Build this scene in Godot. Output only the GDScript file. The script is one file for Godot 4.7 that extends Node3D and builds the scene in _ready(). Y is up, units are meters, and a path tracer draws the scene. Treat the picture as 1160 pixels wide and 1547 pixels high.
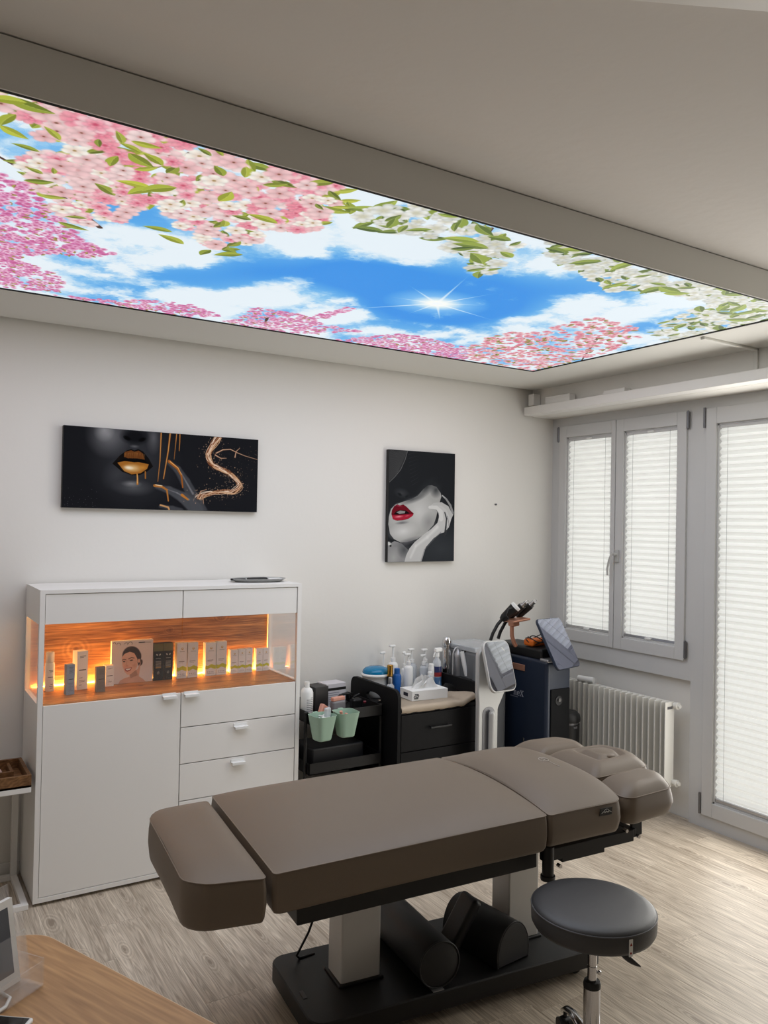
extends Node3D

# ---------------------------------------------------------------- mesh builder
class Mb:
	var v := PackedVector3Array()
	var n := PackedVector3Array()
	var t := PackedVector2Array()
	var ix := PackedInt32Array()
	var xf := Transform3D.IDENTITY

	func vert(p: Vector3, nn: Vector3, uv := Vector2.ZERO) -> int:
		v.append(xf * p)
		n.append((xf.basis * nn).normalized())
		t.append(uv)
		return v.size() - 1

	func trin(a: int, b: int, c: int) -> void:
		var g := (v[b] - v[a]).cross(v[c] - v[a])
		var m := n[a] + n[b] + n[c]
		ix.append(a)
		if g.dot(m) >= 0.0:
			ix.append(c); ix.append(b)
		else:
			ix.append(b); ix.append(c)

	func face(p: Array, uvs := []) -> void:
		var nn: Vector3 = (p[1] - p[0]).cross(p[2] - p[0]).normalized()
		var first := v.size()
		for i in p.size():
			vert(p[i], nn, uvs[i] if uvs.size() > i else Vector2.ZERO)
		for i in range(1, p.size() - 1):
			trin(first, first + i, first + i + 1)

	func box(c: Vector3, s: Vector3) -> void:
		var h := s * 0.5
		for ax in 3:
			for sg in [-1.0, 1.0]:
				var a := (ax + 1) % 3
				var b := (ax + 2) % 3
				var pts := []
				var uvs := []
				for k in [[-1, -1], [1, -1], [1, 1], [-1, 1]]:
					var p := Vector3.ZERO
					p[ax] = sg * h[ax]
					p[a] = k[0] * h[a] * sg
					p[b] = k[1] * h[b]
					pts.append(c + p)
					uvs.append(Vector2((k[0] * sg + 1) * 0.5, (1 - k[1]) * 0.5))
				face(pts, uvs)

	# box given by two corners
	func bb(a: Vector3, b: Vector3) -> void:
		box((a + b) * 0.5, (b - a).abs())

	# chamfered / rounded box
	func rbox(c: Vector3, s: Vector3, r: float, seg := 2) -> void:
		var h := s * 0.5
		r = minf(r, minf(h.x, minf(h.y, h.z)) * 0.999)
		var inn := h - Vector3.ONE * r
		for ax in 3:
			var a := (ax + 1) % 3
			var b := (ax + 2) % 3
			var la := []
			var lb := []
			for k in range(seg, -1, -1):
				la.append(-inn[a] - r * tan(PI / 4 * k / seg))
				lb.append(-inn[b] - r * tan(PI / 4 * k / seg))
			for k in range(0, seg + 1):
				la.append(inn[a] + r * tan(PI / 4 * k / seg))
				lb.append(inn[b] + r * tan(PI / 4 * k / seg))
			for sg in [-1.0, 1.0]:
				var first := v.size()
				for i in la.size():
					for j in lb.size():
						var p := Vector3.ZERO
						p[ax] = sg * h[ax]
						p[a] = la[i]
						p[b] = lb[j]
						var q := p.clamp(-inn, inn)
						var d := (p - q).normalized()
						vert(c + q + d * r, d, Vector2((p[a] / h[a] + 1) / 2, (1 - p[b] / h[b]) / 2))
				var w := lb.size()
				for i in la.size() - 1:
					for j in w - 1:
						var o := first + i * w + j
						trin(o, o + w, o + w + 1)
						trin(o, o + w + 1, o + 1)

	# turned shape: profile of (radius, height) points round the local Y axis at c
	func lathe(c: Vector3, pr: Array, seg := 20, crease := 0.75) -> void:
		var m := pr.size()
		var dn := []
		for i in m - 1:
			var d: Vector2 = pr[i + 1] - pr[i]
			dn.append(Vector2(d.y, -d.x).normalized())
		for i in m - 1:
			var a: Vector2 = pr[i]
			var b: Vector2 = pr[i + 1]
			if a.distance_to(b) < 1e-6:
				continue
			var na: Vector2 = dn[i]
			var nb: Vector2 = dn[i]
			if i > 0 and dn[i - 1].dot(dn[i]) > crease:
				na = (dn[i - 1] + dn[i]).normalized()
			if i < m - 2 and dn[i + 1].dot(dn[i]) > crease:
				nb = (dn[i + 1] + dn[i]).normalized()
			var first := v.size()
			for k in seg + 1:
				var an := TAU * k / seg
				var cs := Vector3(cos(an), 0, sin(an))
				vert(c + cs * a.x + Vector3.UP * a.y, cs * na.x + Vector3.UP * na.y, Vector2(float(k) / seg, float(i) / m))
				vert(c + cs * b.x + Vector3.UP * b.y, cs * nb.x + Vector3.UP * nb.y, Vector2(float(k) / seg, float(i + 1) / m))
			for k in seg:
				var o := first + k * 2
				if a.x > 1e-6:
					trin(o, o + 1, o + 2)
				if b.x > 1e-6:
					trin(o + 1, o + 3, o + 2)

	func cyl(a: Vector3, b: Vector3, r: float, seg := 14, r2 := -1.0) -> void:
		var keep := xf
		var d := b - a
		var y := d.normalized()
		var x := y.cross(Vector3(0.31, 0.2, 0.93)).normalized()
		xf = xf * Transform3D(Basis(x, y, x.cross(y)), a)
		var q := r if r2 < 0 else r2
		lathe(Vector3.ZERO, [Vector2(0, 0), Vector2(r, 0), Vector2(q, d.length()), Vector2(0, d.length())], seg)
		xf = keep

	func tube(path: Array, r: float, seg := 8, r_end := -1.0) -> void:
		var m := path.size()
		var tang := []
		for i in m:
			tang.append((path[mini(i + 1, m - 1)] - path[maxi(i - 1, 0)]).normalized())
		var t0: Vector3 = tang[0]
		var side := t0.cross(Vector3(0.1, 0.97, 0.2))
		if side.length() < 0.2:
			side = t0.cross(Vector3.RIGHT)
		side = side.normalized()
		var first := v.size()
		for i in m:
			var tg: Vector3 = tang[i]
			side = (side - tg * side.dot(tg)).normalized()
			var up := tg.cross(side)
			var rr := r if r_end < 0 else lerpf(r, r_end, float(i) / (m - 1))
			for k in seg + 1:
				var an := TAU * k / seg
				var d := side * cos(an) + up * sin(an)
				vert(path[i] + d * rr, d, Vector2(float(k) / seg, float(i) / m))
		for i in m - 1:
			for k in seg:
				var o := first + i * (seg + 1) + k
				trin(o, o + 1, o + seg + 1)
				trin(o + 1, o + seg + 2, o + seg + 1)
		for e in [0, m - 1]:
			var tg: Vector3 = tang[e] * (-1.0 if e == 0 else 1.0)
			var c := vert(path[e], tg)
			var f := v.size()
			for k in seg + 1:
				var src: int = first + e * (seg + 1) + k
				v.append(v[src]); n.append(n[c]); t.append(Vector2.ZERO)
			for k in seg:
				trin(c, f + k, f + k + 1)

	# polygon in (x, z) drawn out between y0 and y1, its rims chamfered by bev
	func prism(poly: PackedVector2Array, y0: float, y1: float, bev := 0.0) -> void:
		var area := 0.0
		var m := poly.size()
		for i in m:
			var a := poly[i]
			var b := poly[(i + 1) % m]
			area += a.x * b.y - b.x * a.y
		var sg := signf(area)
		var nrm := []
		for i in m:
			var e1 := (poly[i] - poly[(i + m - 1) % m]).normalized()
			var e2 := (poly[(i + 1) % m] - poly[i]).normalized()
			var n1 := Vector2(e1.y, -e1.x) * sg
			var n2 := Vector2(e2.y, -e2.x) * sg
			nrm.append([n1, n2, (n1 + n2).normalized(), maxf(0.35, (n1 + n2).normalized().dot(n1))])
		var insets := PackedVector2Array()
		for i in m:
			insets.append(poly[i] - nrm[i][2] * bev / nrm[i][3])
		for i in m:
			var j := (i + 1) % m
			var fl: Vector2 = nrm[i][1]
			var ni: Vector2 = nrm[i][2] if nrm[i][0].dot(nrm[i][1]) > 0.8 else fl
			var nj: Vector2 = nrm[j][2] if nrm[j][0].dot(nrm[j][1]) > 0.8 else fl
			var a3 := Vector3(ni.x, 0, ni.y)
			var b3 := Vector3(nj.x, 0, nj.y)
			var rows := [[y0 + bev, poly, 0.0], [y1 - bev, poly, 0.0]]
			var o := v.size()
			for row in rows:
				vert(Vector3(poly[i].x, row[0], poly[i].y), a3)
				vert(Vector3(poly[j].x, row[0], poly[j].y), b3)
			trin(o, o + 1, o + 3)
			trin(o, o + 3, o + 2)
			if bev > 0.0:
				for e in [[y0 + bev, y0, -0.8], [y1 - bev, y1, 0.8]]:
					o = v.size()
					var up := Vector3.UP * float(e[2])
					vert(Vector3(poly[i].x, e[0], poly[i].y), a3 + up)
					vert(Vector3(poly[j].x, e[0], poly[j].y), b3 + up)
					vert(Vector3(insets[i].x, e[1], insets[i].y), a3 + up)
					vert(Vector3(insets[j].x, e[1], insets[j].y), b3 + up)
					trin(o, o + 1, o + 3)
					trin(o, o + 3, o + 2)
		var tr := Geometry2D.triangulate_polygon(insets)
		for e in [[y0, Vector3.DOWN], [y1, Vector3.UP]]:
			var f := v.size()
			for i in m:
				vert(Vector3(insets[i].x, e[0], insets[i].y), e[1], insets[i])
			for i in range(0, tr.size(), 3):
				trin(f + tr[i], f + tr[i + 1], f + tr[i + 2])

	# rows of points, smooth shaded; loop closes each row; outward from mid (or along up if given)
	func skin(rows: Array, loop := true, up := Vector3.ZERO) -> void:
		var w: int = rows[0].size()
		var first := v.size()
		var mid := Vector3.ZERO
		for r in rows:
			for p in r:
				mid += p
		mid /= float(w * rows.size())
		var ww := w + 1 if loop else w
		var acc := PackedVector3Array()
		acc.resize(rows.size() * w)
		for i in rows.size() - 1:
			for k in (w if loop else w - 1):
				var k2 := (k + 1) % w
				var a: Vector3 = rows[i][k]
				var b: Vector3 = rows[i][k2]
				var c: Vector3 = rows[i + 1][k2]
				var d: Vector3 = rows[i + 1][k]
				var g := (c - a).cross(d - b)
				for q in [i * w + k, i * w + k2, (i + 1) * w + k2, (i + 1) * w + k]:
					acc[q] += g
		var sg := 0.0
		for i in rows.size():
			for k in w:
				sg += acc[i * w + k].dot(rows[i][k] - mid) if up == Vector3.ZERO else acc[i * w + k].dot(up)
		var fl := 1.0 if sg >= 0.0 else -1.0
		for i in rows.size():
			for k in ww:
				var nn := acc[i * w + k % w] * fl
				vert(rows[i][k % w], nn if nn.length() > 1e-12 else Vector3.UP, Vector2(float(k) / (ww - 1), float(i) / (rows.size() - 1)))
		for i in rows.size() - 1:
			for k in ww - 1:
				var o := first + i * ww + k
				if fl > 0:
					ix.append_array([o, o + ww + 1, o + 1, o, o + ww, o + ww + 1])
				else:
					ix.append_array([o, o + 1, o + ww + 1, o, o + ww + 1, o + ww])

	func mesh() -> ArrayMesh:
		var a := []
		a.resize(Mesh.ARRAY_MAX)
		a[Mesh.ARRAY_VERTEX] = v
		a[Mesh.ARRAY_NORMAL] = n
		a[Mesh.ARRAY_TEX_UV] = t
		a[Mesh.ARRAY_INDEX] = ix
		var m := ArrayMesh.new()
		m.add_surface_from_arrays(Mesh.PRIMITIVE_TRIANGLES, a)
		return m

# ---------------------------------------------------------------- picture painter (flat prints only)
class Cv:
	var w: int
	var h: int
	var img: Image

	func _init(ww: int, hh: int, c: Color) -> void:
		w = ww
		h = hh
		img = Image.create(w, h, false, Image.FORMAT_RGB8)
		img.fill(c)

	func put(x: int, y: int, c: Color, a: float) -> void:
		img.set_pixel(x, y, img.get_pixel(x, y).lerp(c, a))

	func blob(cx: float, cy: float, rx: float, ry: float, rot: float, c: Color, soft := 0.3, al := 1.0) -> void:
		var m := maxf(rx, ry)
		var co := cos(rot)
		var si := sin(rot)
		for y in range(maxi(0, int(cy - m)), mini(h, int(cy + m) + 2)):
			for x in range(maxi(0, int(cx - m)), mini(w, int(cx + m) + 2)):
				var dx := x + 0.5 - cx
				var dy := y + 0.5 - cy
				var d := Vector2((dx * co + dy * si) / rx, (dy * co - dx * si) / ry).length()
				if d < 1.0:
					put(x, y, c, clampf((1.0 - d) / soft, 0, 1) * al)

	func poly(p: PackedVector2Array, c: Color, al := 1.0) -> void:
		var lo := 1e9
		var hi := -1e9
		for q in p:
			lo = minf(lo, q.y)
			hi = maxf(hi, q.y)
		for y in range(maxi(0, int(lo)), mini(h, int(hi) + 1)):
			var xs := []
			for i in p.size():
				var a := p[i]
				var b := p[(i + 1) % p.size()]
				if (a.y > y + 0.5) != (b.y > y + 0.5):
					xs.append(a.x + (y + 0.5 - a.y) / (b.y - a.y) * (b.x - a.x))
			xs.sort()
			for k in range(0, xs.size() - 1, 2):
				for x in range(maxi(0, int(round(xs[k]))), mini(w, int(round(xs[k + 1])))):
					put(x, y, c, al)

	func stroke(p: Array, w0: float, w1: float, c: Color, al := 1.0, soft := 1.2) -> void:
		for i in p.size() - 1:
			var a: Vector2 = p[i]
			var b: Vector2 = p[i + 1]
			var ra := lerpf(w0, w1, float(i) / (p.size() - 1))
			var rb := lerpf(w0, w1, float(i + 1) / (p.size() - 1))
			var m := maxf(ra, rb) + 1
			for y in range(maxi(0, int(minf(a.y, b.y) - m)), mini(h, int(maxf(a.y, b.y) + m) + 1)):
				for x in range(maxi(0, int(minf(a.x, b.x) - m)), mini(w, int(maxf(a.x, b.x) + m) + 1)):
					var q := Vector2(x + 0.5, y + 0.5)
					var f := clampf((q - a).dot(b - a) / maxf((b - a).length_squared(), 1e-6), 0, 1)
					var d := q.distance_to(a.lerp(b, f))
					var r := lerpf(ra, rb, f)
					if d < r:
						put(x, y, c, clampf((r - d) / soft, 0, 1) * al)

	func flower(cx: float, cy: float, r: float, rim: Color, core: Color, rot: float, petals := 5) -> void:
		for y in range(maxi(0, int(cy - r)), mini(h, int(cy + r) + 1)):
			for x in range(maxi(0, int(cx - r)), mini(w, int(cx + r) + 1)):
				var dx := x + 0.5 - cx
				var dy := y + 0.5 - cy
				var th := atan2(dy, dx) * petals * 0.5 + rot
				var pc := absf(cos(th))
				var d := sqrt(dx * dx + dy * dy) / (r * (0.7 + 0.3 * sqrt(pc)))
				if d < 1.0:
					var c := core.lerp(rim, smoothstep(0.08, 0.75, d))
					c = c.darkened((1.0 - pc) * 0.16 * d)
					put(x, y, c, clampf((1.0 - d) * 5.0, 0, 1))

	func tex() -> ImageTexture:
		img.generate_mipmaps()
		return ImageTexture.create_from_image(img)

# ---------------------------------------------------------------- naming
var used := {}
var M := {}
var rng := RandomNumberGenerator.new()

func numbered(s: String) -> String:
	if not used.has(s):
		used[s] = 0
		return s
	used[s] += 1
	return "%s_%03d" % [s, used[s]]

func tag(o: Node3D, label: String, category: String, group := "") -> void:
	o.set_meta("label", label)
	o.set_meta("category", category)
	if group != "":
		o.set_meta("group", group)

func thing(called: String, label: String, category: String, at := Vector3.ZERO, turn := 0.0, group := "") -> Node3D:
	var o := Node3D.new()
	o.name = numbered(called)
	add_child(o)
	o.position = at
	o.rotation.y = turn
	tag(o, label, category, group)
	return o

func part(parent: Node3D, called: String, mb: Mb, m: Material, label := "") -> MeshInstance3D:
	var o := MeshInstance3D.new()
	o.mesh = mb.mesh()
	o.material_override = m
	o.name = called
	parent.add_child(o, true)
	if label != "":
		o.set_meta("label", label)
	return o

# a thing made of one mesh
func solo(called: String, mb: Mb, m: Material, label: String, category: String, at := Vector3.ZERO, turn := 0.0, group := "") -> MeshInstance3D:
	var o := MeshInstance3D.new()
	o.mesh = mb.mesh()
	o.material_override = m
	o.name = numbered(called)
	add_child(o)
	o.position = at
	o.rotation.y = turn
	tag(o, label, category, group)
	return o

func struct(called: String, mb: Mb, m: Material, label: String, category: String) -> MeshInstance3D:
	var o := solo(called, mb, m, label, category)
	o.set_meta("kind", "structure")
	return o

func one_box(a: Vector3, b: Vector3) -> Mb:
	var m := Mb.new()
	m.bb(a, b)
	return m

func one_rbox(a: Vector3, b: Vector3, r: float, seg := 2) -> Mb:
	var m := Mb.new()
	m.rbox((a + b) / 2, (b - a).abs(), r, seg)
	return m

# ---------------------------------------------------------------- materials
func mat(c: Color, rough := 0.6, metal := 0.0) -> StandardMaterial3D:
	var m := StandardMaterial3D.new()
	m.albedo_color = c
	m.roughness = rough
	m.metallic = metal
	return m

func tmat(tx: Texture2D, rough := 0.6) -> StandardMaterial3D:
	var m := StandardMaterial3D.new()
	m.albedo_texture = tx
	m.roughness = rough
	return m

func noise_tex(freq: float, seed_n: int, size := 256, lo := Color(0, 0, 0), hi := Color(1, 1, 1), octaves := 4) -> ImageTexture:
	var f := FastNoiseLite.new()
	f.seed = seed_n
	f.frequency = freq
	f.fractal_octaves = octaves
	var im := f.get_seamless_image(size, size)
	im.convert(Image.FORMAT_L8)
	var d := im.get_data()
	var out := PackedByteArray()
	out.resize(size * size * 3)
	for i in d.size():
		var c := lo.lerp(hi, d[i] / 255.0)
		out[i * 3] = int(c.r * 255)
		out[i * 3 + 1] = int(c.g * 255)
		out[i * 3 + 2] = int(c.b * 255)
	return ImageTexture.create_from_image(Image.create_from_data(size, size, false, Image.FORMAT_RGB8, out))

# fine relief over the whole material
func grainy(m: StandardMaterial3D, tx: Texture2D, tile: float, cm: float) -> StandardMaterial3D:
	m.uv1_triplanar = true
	m.uv1_scale = Vector3.ONE * tile
	m.heightmap_enabled = true
	m.heightmap_texture = tx
	m.heightmap_scale = cm
	return m

func stretched(w: int, h: int, rows: int, freq: float, seed_n: int, octaves := 4) -> PackedByteArray:
	var f := FastNoiseLite.new()
	f.seed = seed_n
	f.frequency = freq
	f.fractal_octaves = octaves
	var im := f.get_image(w, rows, false, false, true)
	im.convert(Image.FORMAT_L8)
	im.resize(w, h, Image.INTERPOLATE_CUBIC)
	return im.get_data()

# wood with its grain along the picture's height
func wood(w: int, h: int, dark: Color, lite: Color, seed_n: int, knots := [], fine := 0.35, contrast := 1.0, ringw := 0.30, ringf := 38.0, long := 26) -> ImageTexture:
	var broad := stretched(w, h, maxi(8, h / 14), 0.012, seed_n)
	var streak := stretched(w, h, maxi(8, h / long), 0.09, seed_n + 5)
	var thin := stretched(w, h, maxi(8, h * 26 / long / 18), 0.3, seed_n + 9, 2)
	var out := PackedByteArray()
	out.resize(w * h * 3)
	for y in h:
		for x in w:
			var i := y * w + x
			var b := broad[i] / 255.0
			var ring := 0.5 + 0.5 * sin(b * ringf)
			var extra := 0.0
			for k in knots:
				var q := Vector2((x - k[0] * w) / (k[2] * w), (y - k[1] * h) / (k[3] * h))
				var d := q.length()
				if d < 1.6:
					var f := smoothstep(1.6, 0.5, d)
					ring = lerpf(ring, 0.5 + 0.5 * sin(d * 17.0 + b * 5), f)
					extra -= 0.55 * smoothstep(0.55, 0.1, d)
			var val := 0.5 + (ringw * (ring - 0.5) + 0.55 * (streak[i] / 255.0 - 0.5) + fine * (thin[i] / 255.0 - 0.5) + 0.5 * (b - 0.5)) * contrast + extra
			var c := dark.lerp(lite, clampf(val, 0, 1))
			out[i * 3] = int(c.r * 255)
			out[i * 3 + 1] = int(c.g * 255)
			out[i * 3 + 2] = int(c.b * 255)
	var im := Image.create_from_data(w, h, false, Image.FORMAT_RGB8, out)
	im.generate_mipmaps()
	return ImageTexture.create_from_image(im)

# ---------------------------------------------------------------- the place
const BACK := -3.90      # back wall
const FRAME := 3.757     # face of the window frames
const LINTEL := 3.57     # face of the lintel above the windows
const SOFFIT := 2.468    # underside of the dropped ceiling box
const CEIL := 2.584      # plaster ceiling
const LEFT := -2.2
const FRONT := 4.5

func area(at: Vector3, turn: Vector3, size: Vector2, c: Color, energy: float) -> void:
	var l := AreaLight3D.new()
	l.area_size = size
	l.area_normalize_energy = true
	l.light_color = c
	l.light_energy = energy
	l.set("area_range", 12.0)
	l.shadow_enabled = true
	l.position = at
	l.rotation_degrees = turn
	l.name = numbered("soft_light")
	add_child(l)

func _ready() -> void:
	rng.seed = 20240611
	# camera
	var cam := Camera3D.new()
	cam.name = "camera"
	cam.fov = 65.086
	cam.keep_aspect = Camera3D.KEEP_HEIGHT
	cam.near = 0.02
	cam.far = 100.0
	cam.transform = Transform3D(Basis.from_euler(Vector3(0.0141552, -0.5606289, 0.0188946)), Vector3(0, 1.59, 0))
	add_child(cam)
	cam.current = true
	# sky: even white overcast
	var env := Environment.new()
	env.background_mode = Environment.BG_COLOR
	env.background_color = Color(1.0, 0.99, 0.97)
	env.background_energy_multiplier = 1.42
	env.ambient_light_source = Environment.AMBIENT_SOURCE_DISABLED
	env.tonemap_mode = Environment.TONE_MAPPER_LINEAR
	env.tonemap_exposure = 1.1
	env.sdfgi_enabled = true
	env.ssao_enabled = true
	env.ssil_enabled = true
	var we := WorldEnvironment.new()
	we.name = "world_environment"
	we.environment = env
	add_child(we)
	# daylight through the blinds of the two leaves of the balcony door
	var day := Color(1.0, 0.985, 0.96)
	area(Vector3(3.735, 1.15, -2.24), Vector3(0, 90, 0), Vector2(0.84, 2.0), day, 1.7)
	area(Vector3(3.735, 1.15, -1.263), Vector3(0, 90, 0), Vector2(0.84, 2.0), day, 0.75)
	# the lit ceiling picture
	area(Vector3(1.513, SOFFIT - 0.012, -2.61), Vector3(-90, 0, 0), Vector2(3.2, 1.58), Color(0.97, 0.98, 1.0), 2.4)

	make_materials()
	build_room()
	build_ceiling()
	build_windows()
	build_radiator()
	build_cabinet()
	build_bed()
	build_stool()
	build_trolley()
	build_cart()
	build_devices()
	build_posters()
	build_rack()
	build_desk()
	build_products()
	build_small()

func make_materials() -> void:
	var bump := noise_tex(0.05, 3, 256)
	var fine := noise_tex(0.16, 8, 256)
	M.bump = bump
	M.fine = fine
	M.wall = grainy(mat(Color(0.905, 0.895, 0.87), 0.9), bump, 2.5, 0.02)
	M.plaster = grainy(mat(Color(0.885, 0.87, 0.85), 0.95), bump, 1.3, 0.05)
	M.soffit = mat(Color(0.88, 0.875, 0.85), 0.75)
	M.frame = mat(Color(0.80, 0.80, 0.795), 0.5)
	M.white = mat(Color(0.93, 0.922, 0.905), 0.45)
	M.white_gloss = mat(Color(0.92, 0.92, 0.91), 0.25)
	M.radiator = mat(Color(0.88, 0.875, 0.85), 0.4)
	M.gap = mat(Color(0.05, 0.05, 0.05), 0.8)
	M.black = mat(Color(0.05, 0.05, 0.054), 0.5)
	M.black_wood = grainy(mat(Color(0.06, 0.06, 0.066), 0.6), fine, 4.0, 0.02)
	M.black_soft = grainy(mat(Color(0.10, 0.10, 0.105), 0.5), fine, 22.0, 0.03)
	M.trolley_front = mat(Color(0.07, 0.07, 0.074), 0.6)
	M.inset = mat(Color(0.045, 0.05, 0.06), 0.65)
	for k in [M.black_wood, M.trolley_front, M.inset]:
		k.metallic_specular = 0.3
	M.dark_grey = mat(Color(0.2, 0.2, 0.21), 0.5)
	M.chrome = mat(Color(0.82, 0.82, 0.83), 0.12, 1.0)
	M.steel = mat(Color(0.86, 0.85, 0.83), 0.4, 0.0)
	M.satin = mat(Color(0.74, 0.74, 0.73), 0.42, 0.15)
	M.silver = mat(Color(0.75, 0.75, 0.76), 0.35, 0.8)
	M.grey_metal = mat(Color(0.45, 0.45, 0.46), 0.4, 0.6)
	M.leather = grainy(mat(Color(0.445, 0.39, 0.33), 0.45), fine, 16.0, 0.035)
	M.leather_seam = mat(Color(0.49, 0.435, 0.375), 0.5)
	M.stool_leather = grainy(mat(Color(0.235, 0.235, 0.24), 0.42), fine, 20.0, 0.03)
	M.stool_seam = mat(Color(0.3, 0.3, 0.305), 0.45)
	M.navy = mat(Color(0.125, 0.165, 0.235), 0.4)
	M.copper = mat(Color(0.80, 0.58, 0.48), 0.4, 0.6)
	M.mint = mat(Color(0.62, 0.735, 0.655), 0.5)
	M.orange = mat(Color(0.85, 0.42, 0.1), 0.5)
	M.plastic = mat(Color(0.93, 0.93, 0.92), 0.35)
	M.paper = mat(Color(0.94, 0.94, 0.93), 0.85)
	M.blue = mat(Color(0.12, 0.38, 0.68), 0.35)
	M.teal = mat(Color(0.02, 0.48, 0.66), 0.15)
	M.gold = mat(Color(0.78, 0.6, 0.3), 0.25, 1.0)
	M.pink = mat(Color(0.85, 0.6, 0.52), 0.5)
	M.mirror = mat(Color(0.72, 0.73, 0.76), 0.03, 1.0)
	var g := mat(Color(0.96, 0.98, 0.98, 0.015), 0.02)
	g.transparency = BaseMaterial3D.TRANSPARENCY_ALPHA
	M.glass = g
	var ac := mat(Color(0.93, 0.94, 0.97, 0.07), 0.04)
	ac.transparency = BaseMaterial3D.TRANSPARENCY_ALPHA
	M.acrylic = ac
	var fr := mat(Color(0.86, 0.88, 0.9, 0.55), 0.12)
	fr.transparency = BaseMaterial3D.TRANSPARENCY_ALPHA
	M.clear_plastic = fr
	var bl := mat(Color(0.95, 0.95, 0.93), 0.9)
	bl.backlight_enabled = true
	bl.backlight = Color(0.95, 0.96, 0.96)
	bl.cull_mode = BaseMaterial3D.CULL_DISABLED
	M.blind = bl
	var tow := grainy(mat(Color(0.86, 0.79, 0.70), 0.95), fine, 14.0, 0.5)
	M.towel = tow
	var dk := Color(0.46, 0.27, 0.13)
	M.oak = tmat(wood(256, 768, dk, Color(0.88, 0.64, 0.39), 41, [[0.5, 0.17, 0.16, 0.05], [0.12, 0.78, 0.12, 0.04], [0.3, 0.55, 0.07, 0.025]], 0.35, 1.15), 0.5)
	M.oak_shelf = tmat(wood(256, 768, dk, Color(0.88, 0.64, 0.39), 47, [[0.6, 0.4, 0.1, 0.03]], 0.3, 1.0), 0.5)
	M.desk = tmat(wood(512, 1024, Color(0.56, 0.40, 0.23), Color(0.82, 0.64, 0.43), 71, [], 0.25, 0.75), 0.45)
	M.tray_wood = tmat(wood(96, 256, Color(0.30, 0.19, 0.10), Color(0.60, 0.44, 0.28), 77, [], 0.3, 1.0), 0.5)
	M.planks = []
	for k in 6:
		var kn := []
		for q in 3:
			kn.append([rng.randf_range(0.15, 0.85), rng.randf(), rng.randf_range(0.1, 0.2), rng.randf_range(0.03, 0.07)])
		var tone := rng.randf_range(-0.03, 0.03)
		var m := tmat(wood(160, 1024, Color(0.57 + tone, 0.515 + tone, 0.45 + tone), Color(0.88 + tone, 0.83 + tone, 0.755 + tone), 100 + k * 13, kn, 0.4, 0.85, 0.42, 52.0, 46), 0.42)
		M.planks.append(m)

func build_room() -> void:
	var fl := struct("floor", one_box(Vector3(LEFT - 0.1, -0.12, BACK - 0.1), Vector3(3.95, -0.0045, FRONT + 0.1)), mat(Color(0.45, 0.4, 0.35), 0.8), "pale washed oak plank floor running towards the back wall", "floor")
	# planks, each with a chamfered rim
	var shapes := []
	var wd := 0.185
	var ln := 1.52
	var m := Mb.new()
	var x := LEFT
	var col := 0
	var meshes := {}
	while x < 3.75:
		var w := minf(wd, 3.79 - x)
		var z := BACK - rng.randf_range(0.0, ln - 0.15) if col > 0 else BACK
		while z < FRONT:
			var z0 := maxf(z, BACK)
			var z1 := minf(z + ln, FRONT)
			if z1 - z0 > 0.02:
				var key := "%0.3f_%0.3f" % [w, z1 - z0]
				if not meshes.has(key):
					meshes[key] = plank_mesh(w - 0.0002, z1 - z0 - 0.0002)
				var o := MeshInstance3D.new()
				o.mesh = meshes[key]
				o.material_override = M.planks[rng.randi() % 6]
				o.name = "plank"
				fl.add_child(o, true)
				o.position = Vector3(x + w / 2, 0, (z0 + z1) / 2)
				if rng.randf() < 0.5:
					o.rotation.y = PI
			z += ln
		x += wd
		col += 1
	struct("wall_back", one_box(Vector3(LEFT - 0.1, -0.1, BACK - 0.1), Vector3(3.95, 2.7, BACK)), M.wall, "plain white back wall behind the cabinet and the pictures", "wall")
	struct("wall_left", one_box(Vector3(LEFT - 0.1, -0.1, BACK - 0.1), Vector3(LEFT, 2.7, FRONT + 0.1)), M.wall, "white wall at the far left, outside the view", "wall")
	struct("wall_front", one_box(Vector3(LEFT - 0.1, -0.1, FRONT), Vector3(3.95, 2.7, FRONT + 0.1)), M.wall, "white wall behind the viewer", "wall")
	var r := Mb.new()
	r.bb(Vector3(LINTEL, 2.297, BACK), Vector3(3.95, 2.7, FRONT))
	r.bb(Vector3(FRAME, -0.1, -0.70), Vector3(3.95, 2.297, FRONT))
	struct("wall_right", r, M.wall, "white lintel wall above the windows with a shallow step", "wall")
	var nb := Mb.new()
	nb.bb(Vector3(3.795, -0.1, BACK), Vector3(3.95, 0.763, -2.81))
	struct("wall_niche", nb, M.wall, "recessed wall behind the radiator under the window", "wall")
	var bs := Mb.new()
	bs.rbox(Vector3((LEFT + 3.79) / 2, 0.03, BACK + 0.006), Vector3(3.79 - LEFT, 0.06, 0.012), 0.003)
	struct("baseboard_back", bs, M.white, "low white skirting along the back wall", "baseboard")
	# screw left in the wall
	var nl := Mb.new()
	nl.cyl(Vector3(3.273, 1.722, BACK), Vector3(3.273, 1.722, BACK + 0.012), 0.006, 8)
	solo("wall_plug", nl, M.grey_metal, "small bare wall plug right of the hat picture", "plug")

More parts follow.
